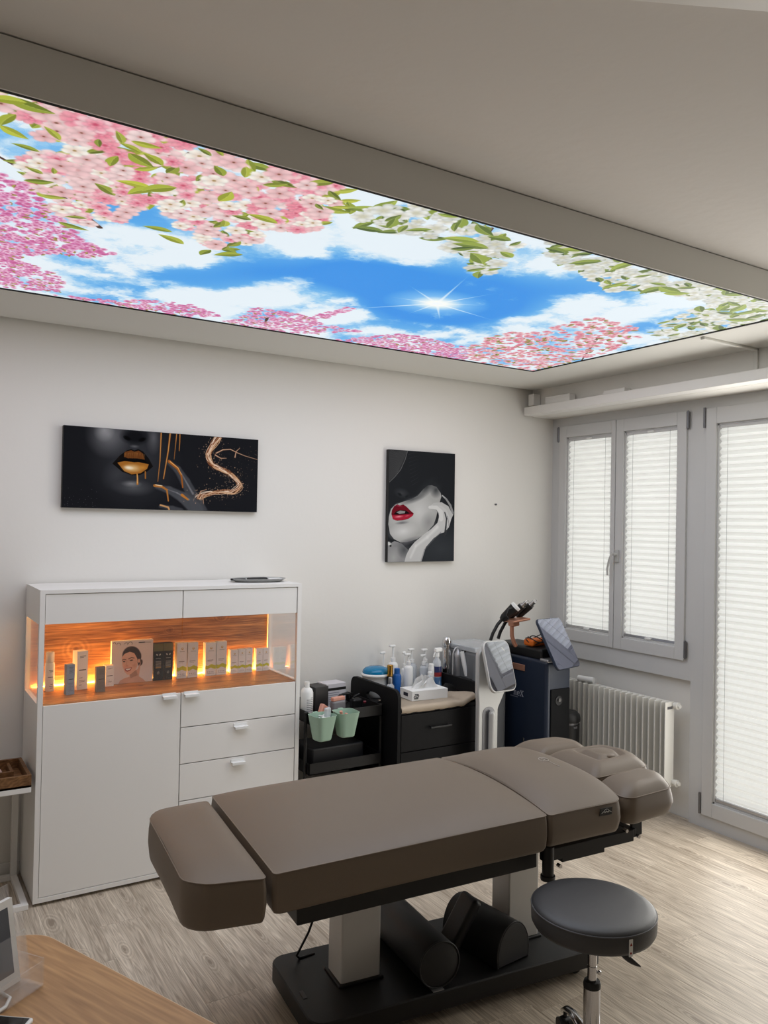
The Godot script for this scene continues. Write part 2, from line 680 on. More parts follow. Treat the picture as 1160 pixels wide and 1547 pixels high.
func plank_mesh(w: float, l: float) -> ArrayMesh:
	var b := Mb.new()
	var h := Vector2(w / 2, l / 2)
	var c := 0.0007
	var top := [Vector3(-h.x + c, 0, h.y - c), Vector3(h.x - c, 0, h.y - c), Vector3(h.x - c, 0, -h.y + c), Vector3(-h.x + c, 0, -h.y + c)]
	var uv := [Vector2(0, 0), Vector2(1, 0), Vector2(1, l / 1.52), Vector2(0, l / 1.52)]
	b.face(top, uv)
	var out := [Vector3(-h.x, -0.0006, h.y), Vector3(h.x, -0.0006, h.y), Vector3(h.x, -0.0006, -h.y), Vector3(-h.x, -0.0006, -h.y)]
	for i in 4:
		var j := (i + 1) % 4
		b.face([out[i], out[j], top[j], top[i]], [uv[i], uv[j], uv[j], uv[i]])
		var lo := Vector3.DOWN * 0.0038
		b.face([out[i] + lo, out[j] + lo, out[j], out[i]], [uv[i], uv[j], uv[j], uv[i]])
	return b.mesh()

# ---------------------------------------------------------------- ceiling
const PX0 := -0.10
const PX1 := 3.126
const PZ0 := -1.822
const PZ1 := -3.412

func build_ceiling() -> void:
	var c := Mb.new()
	c.bb(Vector3(LEFT - 0.1, CEIL, BACK - 0.1), Vector3(3.95, CEIL + 0.12, FRONT + 0.1))
	var ce := struct("ceiling", c, M.plaster, "plaster ceiling above the dropped light box", "ceiling")
	part(ce, "fascia_board", one_box(Vector3(LEFT, SOFFIT, -1.8145), Vector3(LINTEL, CEIL - 0.004, -1.81)), M.soffit)
	part(ce, "soffit_board", one_box(Vector3(LEFT, SOFFIT, BACK + 0.022), Vector3(LINTEL, CEIL, PZ1 - 0.006)), M.soffit)
	part(ce, "soffit_board", one_box(Vector3(PX1 + 0.006, SOFFIT, PZ1 - 0.006), Vector3(LINTEL, CEIL, -1.8145)), M.soffit)
	part(ce, "soffit_board", one_box(Vector3(LEFT, SOFFIT, PZ1 - 0.006), Vector3(PX0 - 0.006, CEIL, -1.8145)), M.soffit)
	part(ce, "joint_batten", one_box(Vector3(LEFT, CEIL - 0.03, -1.83), Vector3(LINTEL, CEIL, -1.8182)), M.soffit)
	# the backlit picture
	var p := thing("ceiling_light_panel", "large backlit ceiling picture of blue sky framed by blossoms", "light panel", Vector3((PX0 + PX1) / 2, SOFFIT, (PZ0 + PZ1) / 2))
	var hx := (PX1 - PX0) / 2
	var hz := (PZ0 - PZ1) / 2
	var f := Mb.new()
	for s in [-1.0, 1.0]:
		f.bb(Vector3(-hx - 0.006, 0, s * (hz - 0.004)), Vector3(hx + 0.006, 0.1, s * (hz + 0.0072)))
		f.bb(Vector3(s * (hx - 0.006), 0, -hz), Vector3(s * (hx + 0.006), 0.1, hz))
	part(p, "frame", f, M.gap, "thin black edge profile")
	var d := Mb.new()
	var y := 0.004
	d.face([Vector3(-hx, y, -hz), Vector3(hx, y, -hz), Vector3(hx, y, hz), Vector3(-hx, y, hz)], [Vector2(0, 1), Vector2(1, 1), Vector2(1, 0), Vector2(0, 0)])
	for q in [[-hx, -hz, hx, -hz], [hx, -hz, hx, hz], [hx, hz, -hx, hz], [-hx, hz, -hx, -hz]]:
		d.face([Vector3(q[0], y, q[1]), Vector3(q[2], y, q[3]), Vector3(q[2], y + 0.02, q[3]), Vector3(q[0], y + 0.02, q[1])])
	var mm := StandardMaterial3D.new()
	var mt := mural()
	mm.albedo_color = Color(0.02, 0.02, 0.02)
	mm.roughness = 0.6
	mm.emission_enabled = true
	mm.emission = Color(1, 1, 1)
	mm.emission_operator = BaseMaterial3D.EMISSION_OP_MULTIPLY
	mm.emission_texture = mt
	mm.emission_energy_multiplier = 0.87
	part(p, "light_diffuser", d, mm, "glowing print of sky and cherry blossom")
	# cable duct on the soffit and down the lintel
	var cd := Mb.new()
	cd.rbox(Vector3((PX1 + 0.03 + LINTEL) / 2, SOFFIT - 0.006, -2.325), Vector3(LINTEL - PX1 - 0.03, 0.012, 0.022), 0.003)
	cd.rbox(Vector3(LINTEL - 0.006, (SOFFIT + 2.352) / 2, -2.325), Vector3(0.012, SOFFIT - 2.352, 0.022), 0.003)
	solo("cable_duct", cd, M.soffit, "thin cable duct from the ceiling picture down to the rail", "cable duct")
	# board under the plaster ceiling near the viewer
	var bd := Mb.new()
	bd.rbox(Vector3(0.6, 0, 0.25), Vector3(2.6, 0.02, 0.5), 0.004)
	var o := struct("trim_1", bd, M.white, "white board mounted under the plaster ceiling at the upper right", "ceiling board")
	o.position = Vector3(1.127, CEIL - 0.0102, -1.025)
	o.rotation.y = -atan2(0.133, 0.265)

func scatter(cv: Cv, poly: Array, count: int, fn: Callable) -> void:
	var pp := PackedVector2Array()
	var lo := Vector2(9, 9)
	var hi := Vector2(-9, -9)
	for q in poly:
		pp.append(q)
		lo = lo.min(q)
		hi = hi.max(q)
	var done := 0
	var tries := 0
	while done < count and tries < count * 12:
		tries += 1
		var q := Vector2(rng.randf_range(lo.x, hi.x), rng.randf_range(lo.y, hi.y))
		if Geometry2D.is_point_in_polygon(q, pp):
			done += 1
			fn.call(cv, Vector2(q.x * cv.w, q.y * cv.h))

func leaf(cv: Cv, q: Vector2, r0: float, c: Color) -> void:
	var r := r0 * cv.w / 1536.0
	var a := rng.randf() * TAU
	var ax := Vector2(cos(a), sin(a))
	var wd := rng.randf_range(0.32, 0.48)
	var lite := c.lerp(Color(0.80, 0.82, 0.36), 0.28)
	var dark := c.darkened(0.12)
	for y in range(maxi(0, int(q.y - r)), mini(cv.h, int(q.y + r) + 1)):
		for x in range(maxi(0, int(q.x - r)), mini(cv.w, int(q.x + r) + 1)):
			var d := Vector2(x + 0.5, y + 0.5) - q
			var u := d.dot(ax) / r
			var s := (d.x * -ax.y + d.y * ax.x) / r + 0.12 * u * u
			var e := wd * (1.0 - u * u) * (1.0 - 0.25 * u)
			if absf(u) < 1.0 and absf(s) < e:
				var k := lite if s > 0.0 else dark
				if absf(s) < 0.025:
					k = lite.lightened(0.12)
				cv.put(x, y, k, clampf((e - absf(s)) * r * 0.7, 0, 1))

func big_pink(cv: Cv, q: Vector2) -> void:
	var f := cv.w / 1536.0
	var r := rng.randf_range(15, 23) * f
	var kind := rng.randf()
	if kind < 0.5:        # pale open blossom with a small dark eye
		var rim := Color(0.97, 0.88, 0.87).lerp(Color(0.95, 0.76, 0.77), rng.randf())
		cv.flower(q.x, q.y, r, rim, rim.darkened(0.12), rng.randf() * TAU)
		cv.blob(q.x, q.y, r * 0.3, r * 0.26, 0, Color(0.80, 0.50, 0.50), 0.9, 0.8)
		cv.blob(q.x, q.y, r * 0.12, r * 0.12, 0, Color(0.45, 0.30, 0.22), 0.6, 0.9)
	elif kind < 0.82:     # full double blossom
		var rim := Color(0.97, 0.80, 0.82).lerp(Color(0.93, 0.58, 0.64), rng.randf())
		var rot := rng.randf() * TAU
		cv.flower(q.x, q.y, r, rim, rim.darkened(0.15), rot, 7)
		cv.flower(q.x + 2, q.y + 1, r * 0.68, rim.lerp(Color(0.92, 0.50, 0.60), 0.45), Color(0.85, 0.40, 0.50), rot + 1.1, 6)
		cv.flower(q.x + 1, q.y - 1, r * 0.38, Color(0.93, 0.60, 0.66), Color(0.78, 0.30, 0.42), rot + 2.0)
	else:
		var rim := Color(0.97, 0.95, 0.91)
		cv.flower(q.x, q.y, r * 0.9, rim, Color(0.90, 0.82, 0.76), rng.randf() * TAU)
		cv.blob(q.x, q.y, r * 0.16, r * 0.16, 0, Color(0.62, 0.50, 0.30), 0.6, 0.9)

func small_pink(cv: Cv, q: Vector2) -> void:
	var f := cv.w / 1536.0
	var rim := Color(0.97, 0.82, 0.90).lerp(Color(0.83, 0.42, 0.66), pow(rng.randf(), 1.5))
	cv.flower(q.x, q.y, rng.randf_range(5, 9) * f, rim, Color(0.76, 0.34, 0.55), rng.randf() * TAU)
	if rng.randf() < 0.14:
		leaf(cv, q + Vector2(4, 3), 7, Color(0.6, 0.52, 0.25))

func mid_pink(cv: Cv, q: Vector2) -> void:
	var f := cv.w / 1536.0
	var rim := Color(0.97, 0.87, 0.87).lerp(Color(0.90, 0.52, 0.60), pow(rng.randf(), 1.3))
	cv.flower(q.x, q.y, rng.randf_range(7, 12) * f, rim, Color(0.82, 0.40, 0.50), rng.randf() * TAU)
	if rng.randf() < 0.18:
		leaf(cv, q + Vector2(7, 4), 12, Color(0.52, 0.52, 0.22))

func white_blossom(cv: Cv, q: Vector2) -> void:
	var f := cv.w / 1536.0
	var rim := Color(0.96, 0.96, 0.94).lerp(Color(0.78, 0.80, 0.78), rng.randf() * 0.8)
	cv.flower(q.x, q.y, rng.randf_range(12, 21) * f, rim, Color(0.80, 0.79, 0.70), rng.randf() * TAU)
	if rng.randf() < 0.34:
		leaf(cv, q + Vector2(rng.randf_range(-18, 18), rng.randf_range(-18, 18)), rng.randf_range(10, 22), Color(0.30, 0.40, 0.20).lerp(Color(0.56, 0.63, 0.28), rng.randf()))

func pv(a: Array) -> Array:
	var o := []
	for i in range(0, a.size(), 2):
		o.append(Vector2(a[i], a[i + 1]))
	return o

func mural() -> ImageTexture:
	var w := 2048
	var h := 1016
	# how blue the sky is, on a coarse grid
	var blue := pv([0.398, 0.475, 0.44, 0.359, 0.328, 0.634, 0.618, 0.66, 0.593, 0.251, 0.662, 0.275, 0.711, 0.203, 0.695, 0.612, 0.223, 0.348, 0.922, 0.32, 0.266, 0.723, 0.264, 0.889, 0.50, 0.42, 0.54, 0.34, 0.62, 0.35, 0.68, 0.4, 0.66, 0.5, 0.56, 0.6, 0.48, 0.48, 0.37, 0.53, 0.57, 0.5, 0.65, 0.48, 0.61, 0.42, 0.61, 0.56, 0.53, 0.5, 0.69, 0.45, 0.57, 0.42, 0.65, 0.56, 0.5, 0.35, 0.46, 0.42])
	var cloud := pv([0.251, 0.76, 0.29, 0.53, 0.43, 0.64, 0.422, 0.72, 0.431, 0.222, 0.48, 0.2, 0.373, 0.306, 0.243, 0.43, 0.757, 0.314, 0.616, 0.132, 0.49, 0.6, 0.547, 0.745, 0.214, 0.927, 0.361, 0.86, 0.77, 0.45, 0.85, 0.25, 0.33, 0.8])
	var gw := 128
	var gh := 64
	var g := Image.create(gw, gh, false, Image.FORMAT_L8)
	for y in gh:
		for x in gw:
			var q := Vector2((x + 0.5) / gw * 2.0, (y + 0.5) / gh)
			var s := -0.25
			for b in blue:
				s += 1.0 * exp(-(q - Vector2(b.x * 2.0, b.y)).length_squared() / 0.010)
			for b in cloud:
				s -= 0.8 * exp(-(q - Vector2(b.x * 2.0, b.y)).length_squared() / 0.006)
			g.set_pixel(x, y, Color(clampf(0.5 + 0.28 * s, 0, 1), 0, 0))
	g.resize(w, h, Image.INTERPOLATE_CUBIC)
	var gd := g.get_data()
	var f := FastNoiseLite.new()
	f.seed = 12
	f.frequency = 0.0048
	f.fractal_octaves = 7
	f.fractal_gain = 0.58
	f.domain_warp_enabled = true
	f.domain_warp_amplitude = 40.0
	var nz := f.get_image(w, h, false, false, true)
	nz.convert(Image.FORMAT_L8)
	var nd := nz.get_data()
	var out := PackedByteArray()
	out.resize(w * h * 3)
	for i in w * h:
		var s := smoothstep(0.34, 0.76, gd[i] / 255.0 + (nd[i] / 255.0 - 0.5) * 0.85)
		var deep := clampf(gd[i] / 255.0 * 1.3 - 0.3, 0, 1)
		out[i * 3] = int(lerpf(232, lerpf(120, 50, deep), s))
		out[i * 3 + 1] = int(lerpf(243, lerpf(190, 146, deep), s))
		out[i * 3 + 2] = int(lerpf(250, lerpf(238, 232, deep), s))
	var cv := Cv.new(4, 4, Color.WHITE)
	cv.w = w
	cv.h = h
	cv.img = Image.create_from_data(w, h, false, Image.FORMAT_RGB8, out)
	# sun
	var su := Vector2(0.609 * w, 0.49 * h)
	cv.blob(su.x, su.y, 150, 120, 0, Color(0.80, 0.93, 1.0), 1.0, 0.9)
	cv.blob(su.x, su.y, 75, 60, 0, Color(1, 1, 0.97), 0.7, 1.0)
	for k in 9:
		var a := TAU * k / 9.0 + 0.2
		var l := 130.0 + 110.0 * float(k % 3 == 0) + 40.0 * float(k % 2)
		cv.stroke([su, su + Vector2(cos(a), sin(a)) * l], 7, 0.6, Color(0.97, 0.99, 1.0), 0.7, 4.0)
	# branches
	var bark := Color(0.30, 0.20, 0.16)
	for br in [[0.179, 0.236, 0.204, 0.126, 0.221, 0.039], [0.333, 0.253, 0.326, 0.062, 0.332, 0.016], [0.527, 0.132, 0.501, 0.016], [0.998, 0.761, 0.898, 0.502], [0.476, 0.94, 0.464, 0.867], [0.09, 0.2, 0.14, 0.28, 0.2, 0.44]]:
		var pts := []
		for q in pv(br):
			pts.append(Vector2(q.x * w, q.y * h))
		cv.stroke(pts, 3, 6, bark)
	# blossoms
	var polyA := pv([0.06, 0.0, 0.09, 0.005, 0.13, 0.005, 0.23, 0.0, 0.295, 0.0, 0.347, 0.02, 0.377, 0.086, 0.37, 0.205, 0.345, 0.255, 0.326, 0.42, 0.304, 0.413, 0.261, 0.355, 0.236, 0.27, 0.222, 0.24, 0.216, 0.37, 0.19, 0.44, 0.15, 0.38, 0.129, 0.28, 0.116, 0.21, 0.128, 0.14, 0.112, 0.08])
	scatter(cv, polyA, 90, func(c, q): leaf(c, q, rng.randf_range(14, 26), Color(0.42, 0.50, 0.16).lerp(Color(0.72, 0.75, 0.25), rng.randf())))
	scatter(cv, polyA, 230, big_pink)
	scatter(cv, polyA, 36, func(c, q): leaf(c, q, rng.randf_range(11, 22), Color(0.38, 0.44, 0.14).lerp(Color(0.70, 0.73, 0.25), rng.randf())))
	scatter(cv, polyA, 90, big_pink)
	scatter(cv, polyA, 12, func(c, q): leaf(c, q, rng.randf_range(9, 18), Color(0.38, 0.44, 0.14).lerp(Color(0.70, 0.73, 0.25), rng.randf())))
	scatter(cv, pv([0.0, 0.25, 0.105, 0.278, 0.127, 0.309, 0.152, 0.40, 0.178, 0.472, 0.191, 0.53, 0.231, 0.58, 0.211, 0.64, 0.17, 0.66, 0.15, 0.74, 0.19, 0.80, 0.206, 0.86, 0.209, 0.949, 0.15, 1.0, 0.0, 1.0]), 2300, small_pink)
	scatter(cv, pv([0.2, 0.99, 0.279, 0.945, 0.309, 0.88, 0.366, 0.87, 0.411, 0.935, 0.383, 1.0]), 220, small_pink)
	scatter(cv, pv([0.42, 0.99, 0.435, 0.91, 0.43, 0.80, 0.468, 0.785, 0.508, 0.80, 0.528, 0.64, 0.54, 0.66, 0.53, 0.82, 0.553, 0.85, 0.613, 0.85, 0.562, 0.96, 0.52, 1.0]), 430, small_pink)
	scatter(cv, pv([0.60, 1.0, 0.623, 0.92, 0.665, 0.80, 0.761, 0.83, 0.822, 0.85, 0.844, 1.0]), 560, small_pink)
	scatter(cv, pv([0.795, 0.84, 0.768, 0.63, 0.807, 0.55, 0.808, 0.44, 0.807, 0.355, 0.88, 0.345, 0.945, 0.42, 0.99, 0.66, 1.0, 1.0, 0.86, 1.0]), 650, mid_pink)
	var lf := func(c, q): leaf(c, q, rng.randf_range(18, 32), Color(0.30, 0.40, 0.18).lerp(Color(0.60, 0.68, 0.28), rng.randf()))
	for e in [[pv([0.375, 0.08, 0.396, 0.02, 0.431, 0.0, 0.486, 0.02, 0.545, 0.03, 0.561, 0.109, 0.587, 0.191, 0.59, 0.255, 0.57, 0.25, 0.544, 0.184, 0.495, 0.145, 0.445, 0.12, 0.413, 0.16, 0.388, 0.135]), 85, 22],
			[pv([0.56, 0.0, 0.645, 0.01, 0.744, 0.0, 0.95, 0.0, 0.91, 0.084, 0.831, 0.096, 0.772, 0.115, 0.742, 0.159, 0.70, 0.13, 0.658, 0.099, 0.608, 0.076]), 170, 24],
			[pv([0.945, 0.38, 0.893, 0.20, 0.88, 0.09, 0.93, 0.0, 1.0, 0.0, 1.0, 0.42]), 130, 22]]:
		scatter(cv, e[0], e[2], lf)
		scatter(cv, e[0], e[1], white_blossom)
		scatter(cv, e[0], e[2] / 2, lf)
	for q in pv([0.109, 0.027, 0.095, 0.025, 0.105, 0.121, 0.098, 0.084, 0.116, 0.159, 0.181, 0.069, 0.193, 0.108, 0.175, 0.133, 0.201, 0.199, 0.208, 0.22, 0.201, 0.088, 0.25, 0.07, 0.273, 0.162, 0.318, 0.215, 0.246, 0.38, 0.266, 0.42, 0.305, 0.459, 0.327, 0.443, 0.219, 0.195, 0.178, 0.465, 0.135, 0.282, 0.19, 0.05]):
		leaf(cv, Vector2(q.x * w, q.y * h), rng.randf_range(15, 26), Color(0.45, 0.52, 0.14).lerp(Color(0.74, 0.76, 0.22), rng.randf()))
	return cv.tex()

# ---------------------------------------------------------------- windows
func sash_ring(z0: float, z1: float, y0: float, y1: float, gz0: float, gz1: float, gy0: float, gy1: float, x0: float, x1: float) -> Mb:
	var m := Mb.new()
	for q in [[z0, gz0, y0, y1], [gz1, z1, y0, y1], [gz0, gz1, y0, gy0], [gz0, gz1, gy1, y1]]:
		m.rbox(Vector3((x0 + x1) / 2, (q[2] + q[3]) / 2, (q[0] + q[1]) / 2), Vector3(x1 - x0, q[3] - q[2], q[1] - q[0]), 0.003, 1)
	# glazing bead
	var e := 0.008
	for q in [[gz0, gz0 + e, gy0, gy1], [gz1 - e, gz1, gy0, gy1], [gz0, gz1, gy0, gy0 + e], [gz0, gz1, gy1 - e, gy1]]:
		m.bb(Vector3(x0 + 0.014, q[2], q[0]), Vector3(x1, q[3], q[1]))
	return m

func build_windows() -> void:
	# fixed frame with window
	var wn := thing("window_1", "white casement window with two sashes in the back right corner", "window", Vector3(FRAME, 0.763, -3.36))
	wn.set_meta("kind", "structure")
	var off := -wn.position
	var f := Mb.new()
	f.xf = Transform3D(Basis.IDENTITY, off)
	f.bb(Vector3(FRAME, 0.763, BACK), Vector3(3.86, 2.297, -3.80))
	f.bb(Vector3(FRAME, 0.763, -2.875), Vector3(3.86, 2.297, -2.80))
	f.bb(Vector3(FRAME, 0.763, -3.80), Vector3(3.86, 0.90, -2.875))
	f.bb(Vector3(FRAME, 2.215, -3.80), Vector3(3.86, 2.297, -2.875))
	part(wn, "frame", f, M.frame)
	var sashes := [[-3.828, -3.353, -3.765, -3.387], [-3.348, -2.85, -3.291, -2.912]]
	for s in sashes:
		var sm := sash_ring(s[0], s[1], 0.868, 2.241, s[2], s[3], 0.937, 2.166, 3.742, 3.80)
		for i in sm.v.size():
			sm.v[i] += off
		var so := part(wn, "sash", sm, M.frame)
		var gl := one_box(Vector3(3.788, 0.93, s[2] - 0.004) + off, Vector3(3.794, 2.17, s[3] + 0.004) + off)
		part(so, "pane", gl, M.glass)
	var hd := Mb.new()
	hd.xf = Transform3D(Basis.IDENTITY, off)
	hd.rbox(Vector3(3.737, 1.42, -3.325), Vector3(0.012, 0.075, 0.03), 0.005)
	hd.cyl(Vector3(3.732, 1.432, -3.325), Vector3(3.70, 1.432, -3.325), 0.009)
	hd.tube([Vector3(3.70, 1.44, -3.325), Vector3(3.694, 1.43, -3.328), Vector3(3.692, 1.39, -3.345), Vector3(3.69, 1.345, -3.355), Vector3(3.696, 1.305, -3.358)], 0.0085, 10, 0.006)
	part(wn, "handle", hd, M.satin, "curved silver lever handle")
	for q in [[2.19, -2.84], [0.93, -2.84], [2.19, -3.834]]:
		var hg := Mb.new()
		hg.xf = Transform3D(Basis.IDENTITY, off)
		hg.cyl(Vector3(3.742, q[0] - 0.045, q[1]), Vector3(3.742, q[0] + 0.045, q[1]), 0.009, 10)
		hg.cyl(Vector3(3.742, q[0] - 0.05, q[1]), Vector3(3.742, q[0] + 0.05, q[1]), 0.005, 8)
		part(wn, "hinge", hg, M.grey_metal)
	# post between window and door
	var pm := Mb.new()
	pm.bb(Vector3(FRAME, 0, -2.80), Vector3(3.86, 2.297, -2.70))
	pm.bb(Vector3(FRAME, 0, -2.815), Vector3(3.86, 0.763, -2.80))
	struct("trim_2", pm, M.frame, "grey white post between the window and the balcony door", "post")
	# balcony door of two leaves
	var dr := thing("door_1", "tall glazed balcony door at the right edge", "door", Vector3(FRAME, 0, -1.74))
	dr.set_meta("kind", "structure")
	off = -dr.position
	var df := Mb.new()
	df.xf = Transform3D(Basis.IDENTITY, off)
	df.bb(Vector3(FRAME, 0, -2.70), Vector3(3.86, 0.11, -0.70))
	df.bb(Vector3(FRAME, 2.215, -2.70), Vector3(3.86, 2.297, -0.70))
	df.bb(Vector3(FRAME, 0.11, -0.80), Vector3(3.86, 2.215, -0.70))
	part(dr, "frame", df, M.frame)
	for s in [[-2.727, -1.755, -2.664, -1.815], [-1.749, -0.777, -1.689, -0.84]]:
		var sm := sash_ring(s[0], s[1], 0.072, 2.24, s[2], s[3], 0.146, 2.153, 3.742, 3.80)
		for i in sm.v.size():
			sm.v[i] += off
		var so := part(dr, "leaf", sm, M.frame)
		part(so, "pane", one_box(Vector3(3.788, 0.14, s[2] - 0.004) + off, Vector3(3.794, 2.16, s[3] + 0.004) + off), M.glass)
	for q in [2.19, 0.13]:
		var hg := Mb.new()
		hg.xf = Transform3D(Basis.IDENTITY, off)
		hg.cyl(Vector3(3.742, q - 0.055, -2.736), Vector3(3.742, q + 0.055, -2.736), 0.007, 10)
		part(dr, "hinge", hg, M.grey_metal)
	blind("white pleated blind in the narrow left window sash", -3.757, -3.395, 0.945, 2.158)
	blind("white pleated blind in the right window sash beside the post", -3.283, -2.92, 0.945, 2.158)
	blind("tall white pleated blind in the balcony door leaf", -2.656, -1.823, 0.154, 2.145)
	blind("tall white pleated blind in the far door leaf, outside the view", -1.681, -0.848, 0.154, 2.145)
	# rail board along the lintel
	var rl := Mb.new()
	rl.rbox(Vector3(3.525, 2.3235, -1.5), Vector3(0.09, 0.053, 4.76), 0.004)
	var rt := thing("curtain_rail", "long white curtain rail board below the lintel", "curtain rail", Vector3(3.525, 2.297, -1.5))
	for i in rl.v.size():
		rl.v[i] -= rt.position
	part(rt, "board", rl, M.white)
	var br := Mb.new()
	br.rbox(Vector3(0.012, 0.1, -2.345), Vector3(0.06, 0.075, 0.05), 0.004)
	part(rt, "bracket", br, M.white)
	var b1 := Mb.new()
	b1.rbox(Vector3(0, 0.024, 0), Vector3(0.05, 0.048, 0.21), 0.003)
	b1.bb(Vector3(-0.027, 0.03, -0.1), Vector3(-0.025, 0.034, 0.1))
	solo("control_box", b1, M.white, "flat box lying on the curtain rail near the corner", "box", Vector3(3.532, 2.35, -3.61))
	var b2 := Mb.new()
	b2.rbox(Vector3(0, 0.013, 0), Vector3(0.05, 0.026, 0.155), 0.003)
	b2.cyl(Vector3(-0.01, 0.012, -0.078), Vector3(-0.01, 0.012, -0.09), 0.006, 8)
	solo("control_box", b2, M.white, "low white box on the curtain rail above the right sash", "box", Vector3(3.532, 2.35, -3.16))

func blind(label: String, z0: float, z1: float, y0: float, y1: float) -> void:
	var x := 3.768
	var t := thing("pleated_blind", label, "blind", Vector3(x, y0, (z0 + z1) / 2), 0.0, "pleated window blinds")
	var h := (z1 - z0) / 2
	var top := y1 - y0
	var ht := 0.016
	var m := Mb.new()
	m.rbox(Vector3(0, top - ht / 2, 0), Vector3(0.018, ht, h * 2 - 0.004), 0.002, 1)
	part(t, "top_rail", m, M.frame)
	var b := Mb.new()
	b.rbox(Vector3(0, 0.011, 0), Vector3(0.018, 0.016, h * 2 - 0.004), 0.002, 1)
	part(t, "bottom_rail", b, M.silver)
	# folded cloth
	var n := int((top - 0.05) / 0.0175)
	n += n % 2
	var dy := (top - ht - 0.019) / n
	var fb := Mb.new()
	for i in n:
		var ya := 0.019 + dy * i
		var yb := ya + dy
		var xa := 0.0095 * (1 if i % 2 == 0 else -1) + rng.randf_range(-0.0008, 0.0008)
		var xb := -xa
		fb.face([Vector3(xa, ya, -h + 0.002), Vector3(xa, ya, h - 0.002), Vector3(xb, yb, h - 0.002), Vector3(xb, yb, -h + 0.002)])
	part(t, "pleated_cloth", fb, M.blind)
	var c := Mb.new()
	for s in [-1.0, 1.0]:
		c.tube([Vector3(-0.0105, 0.015, s * (h - 0.05)), Vector3(-0.0105, top - 0.01, s * (h - 0.05))], 0.0007, 5)
	part(t, "tension_cord", c, M.grey_metal)
	for q in [0.011, top - 0.008]:
		var hd := Mb.new()
		hd.rbox(Vector3(-0.013, q, 0.0), Vector3(0.012, 0.012, 0.045), 0.004)
		part(t, "pull_tab", hd, M.white_gloss)

func build_radiator() -> void:
	var t := thing("radiator", "white ribbed column radiator in the niche under the window", "radiator", Vector3(3.69, 0, -3.3))
	var y0 := 0.19
	var y1 := 0.648
	var fin := Mb.new()
	fin.rbox(Vector3(-0.038, (y0 + y1) / 2, 0), Vector3(0.064, y1 - y0, 0.010), 0.0045, 2)
	fin.rbox(Vector3(0.024, (y0 + y1) / 2, 0), Vector3(0.02, y1 - y0 - 0.03, 0.010), 0.0045, 1)
	var z := 0.40
	while z > -0.56:
		part(t, "fin", fin, M.radiator)
		t.get_child(t.get_child_count() - 1).position = Vector3(0, 0, z)
		z -= 0.0405
	for y in [y1 - 0.02, y0 + 0.02]:
		var h := Mb.new()
		h.cyl(Vector3(0.0, y, 0.455), Vector3(0.0, y, -0.58), 0.017, 14)
		part(t, "header_pipe", h, M.radiator)
		var v := Mb.new()
		v.cyl(Vector3(0.0, y, 0.452), Vector3(0.0, y, 0.462), 0.02, 12)
		v.cyl(Vector3(0.0, y, 0.462), Vector3(0.0, y, 0.475), 0.011, 6)
		part(t, "end_plug", v, M.radiator)
	var ep := Mb.new()
	ep.rbox(Vector3(-0.036, (y0 + y1) / 2, 0.432), Vector3(0.074, y1 - y0 + 0.004, 0.006), 0.002, 1)
	part(t, "end_plate", ep, M.radiator)
	var bd := Mb.new()
	bd.rbox(Vector3(-0.036, y1 - 0.03, 0.4362), Vector3(0.04, 0.014, 0.0016), 0.0007, 1)
	part(t, "badge", bd, M.grey_metal, "small grey maker's badge")
	for q in [-0.45, 0.3]:
		var k := Mb.new()
		k.bb(Vector3(0.03, 0.5, q - 0.012), Vector3(0.098, 0.53, q + 0.012))
		part(t, "wall_bracket", k, M.radiator)
	# roll on the radiator
	var rl := Mb.new()
	rl.cyl(Vector3(0, 0.018, -0.052), Vector3(0, 0.018, 0.052), 0.018, 16)
	solo("paper_roll", rl, M.paper, "small white roll lying on the radiator", "roll", Vector3(3.658, y1, -3.48), 0.25)

# ---------------------------------------------------------------- display cabinet
func lip_handle(parent: Node3D, at: Vector3, l := 0.062) -> void:
	var m := Mb.new()
	m.xf = Transform3D(Basis.IDENTITY, at)
	m.rbox(Vector3(0, 0, 0.011), Vector3(l, 0.004, 0.024), 0.0018, 1)
	m.rbox(Vector3(0, -0.005, 0.0215), Vector3(l, 0.012, 0.003), 0.0014, 1)
	m.rbox(Vector3(0, 0.006, 0.001), Vector3(l, 0.014, 0.003), 0.0014, 1)
	part(parent, "handle", m, M.white_gloss)

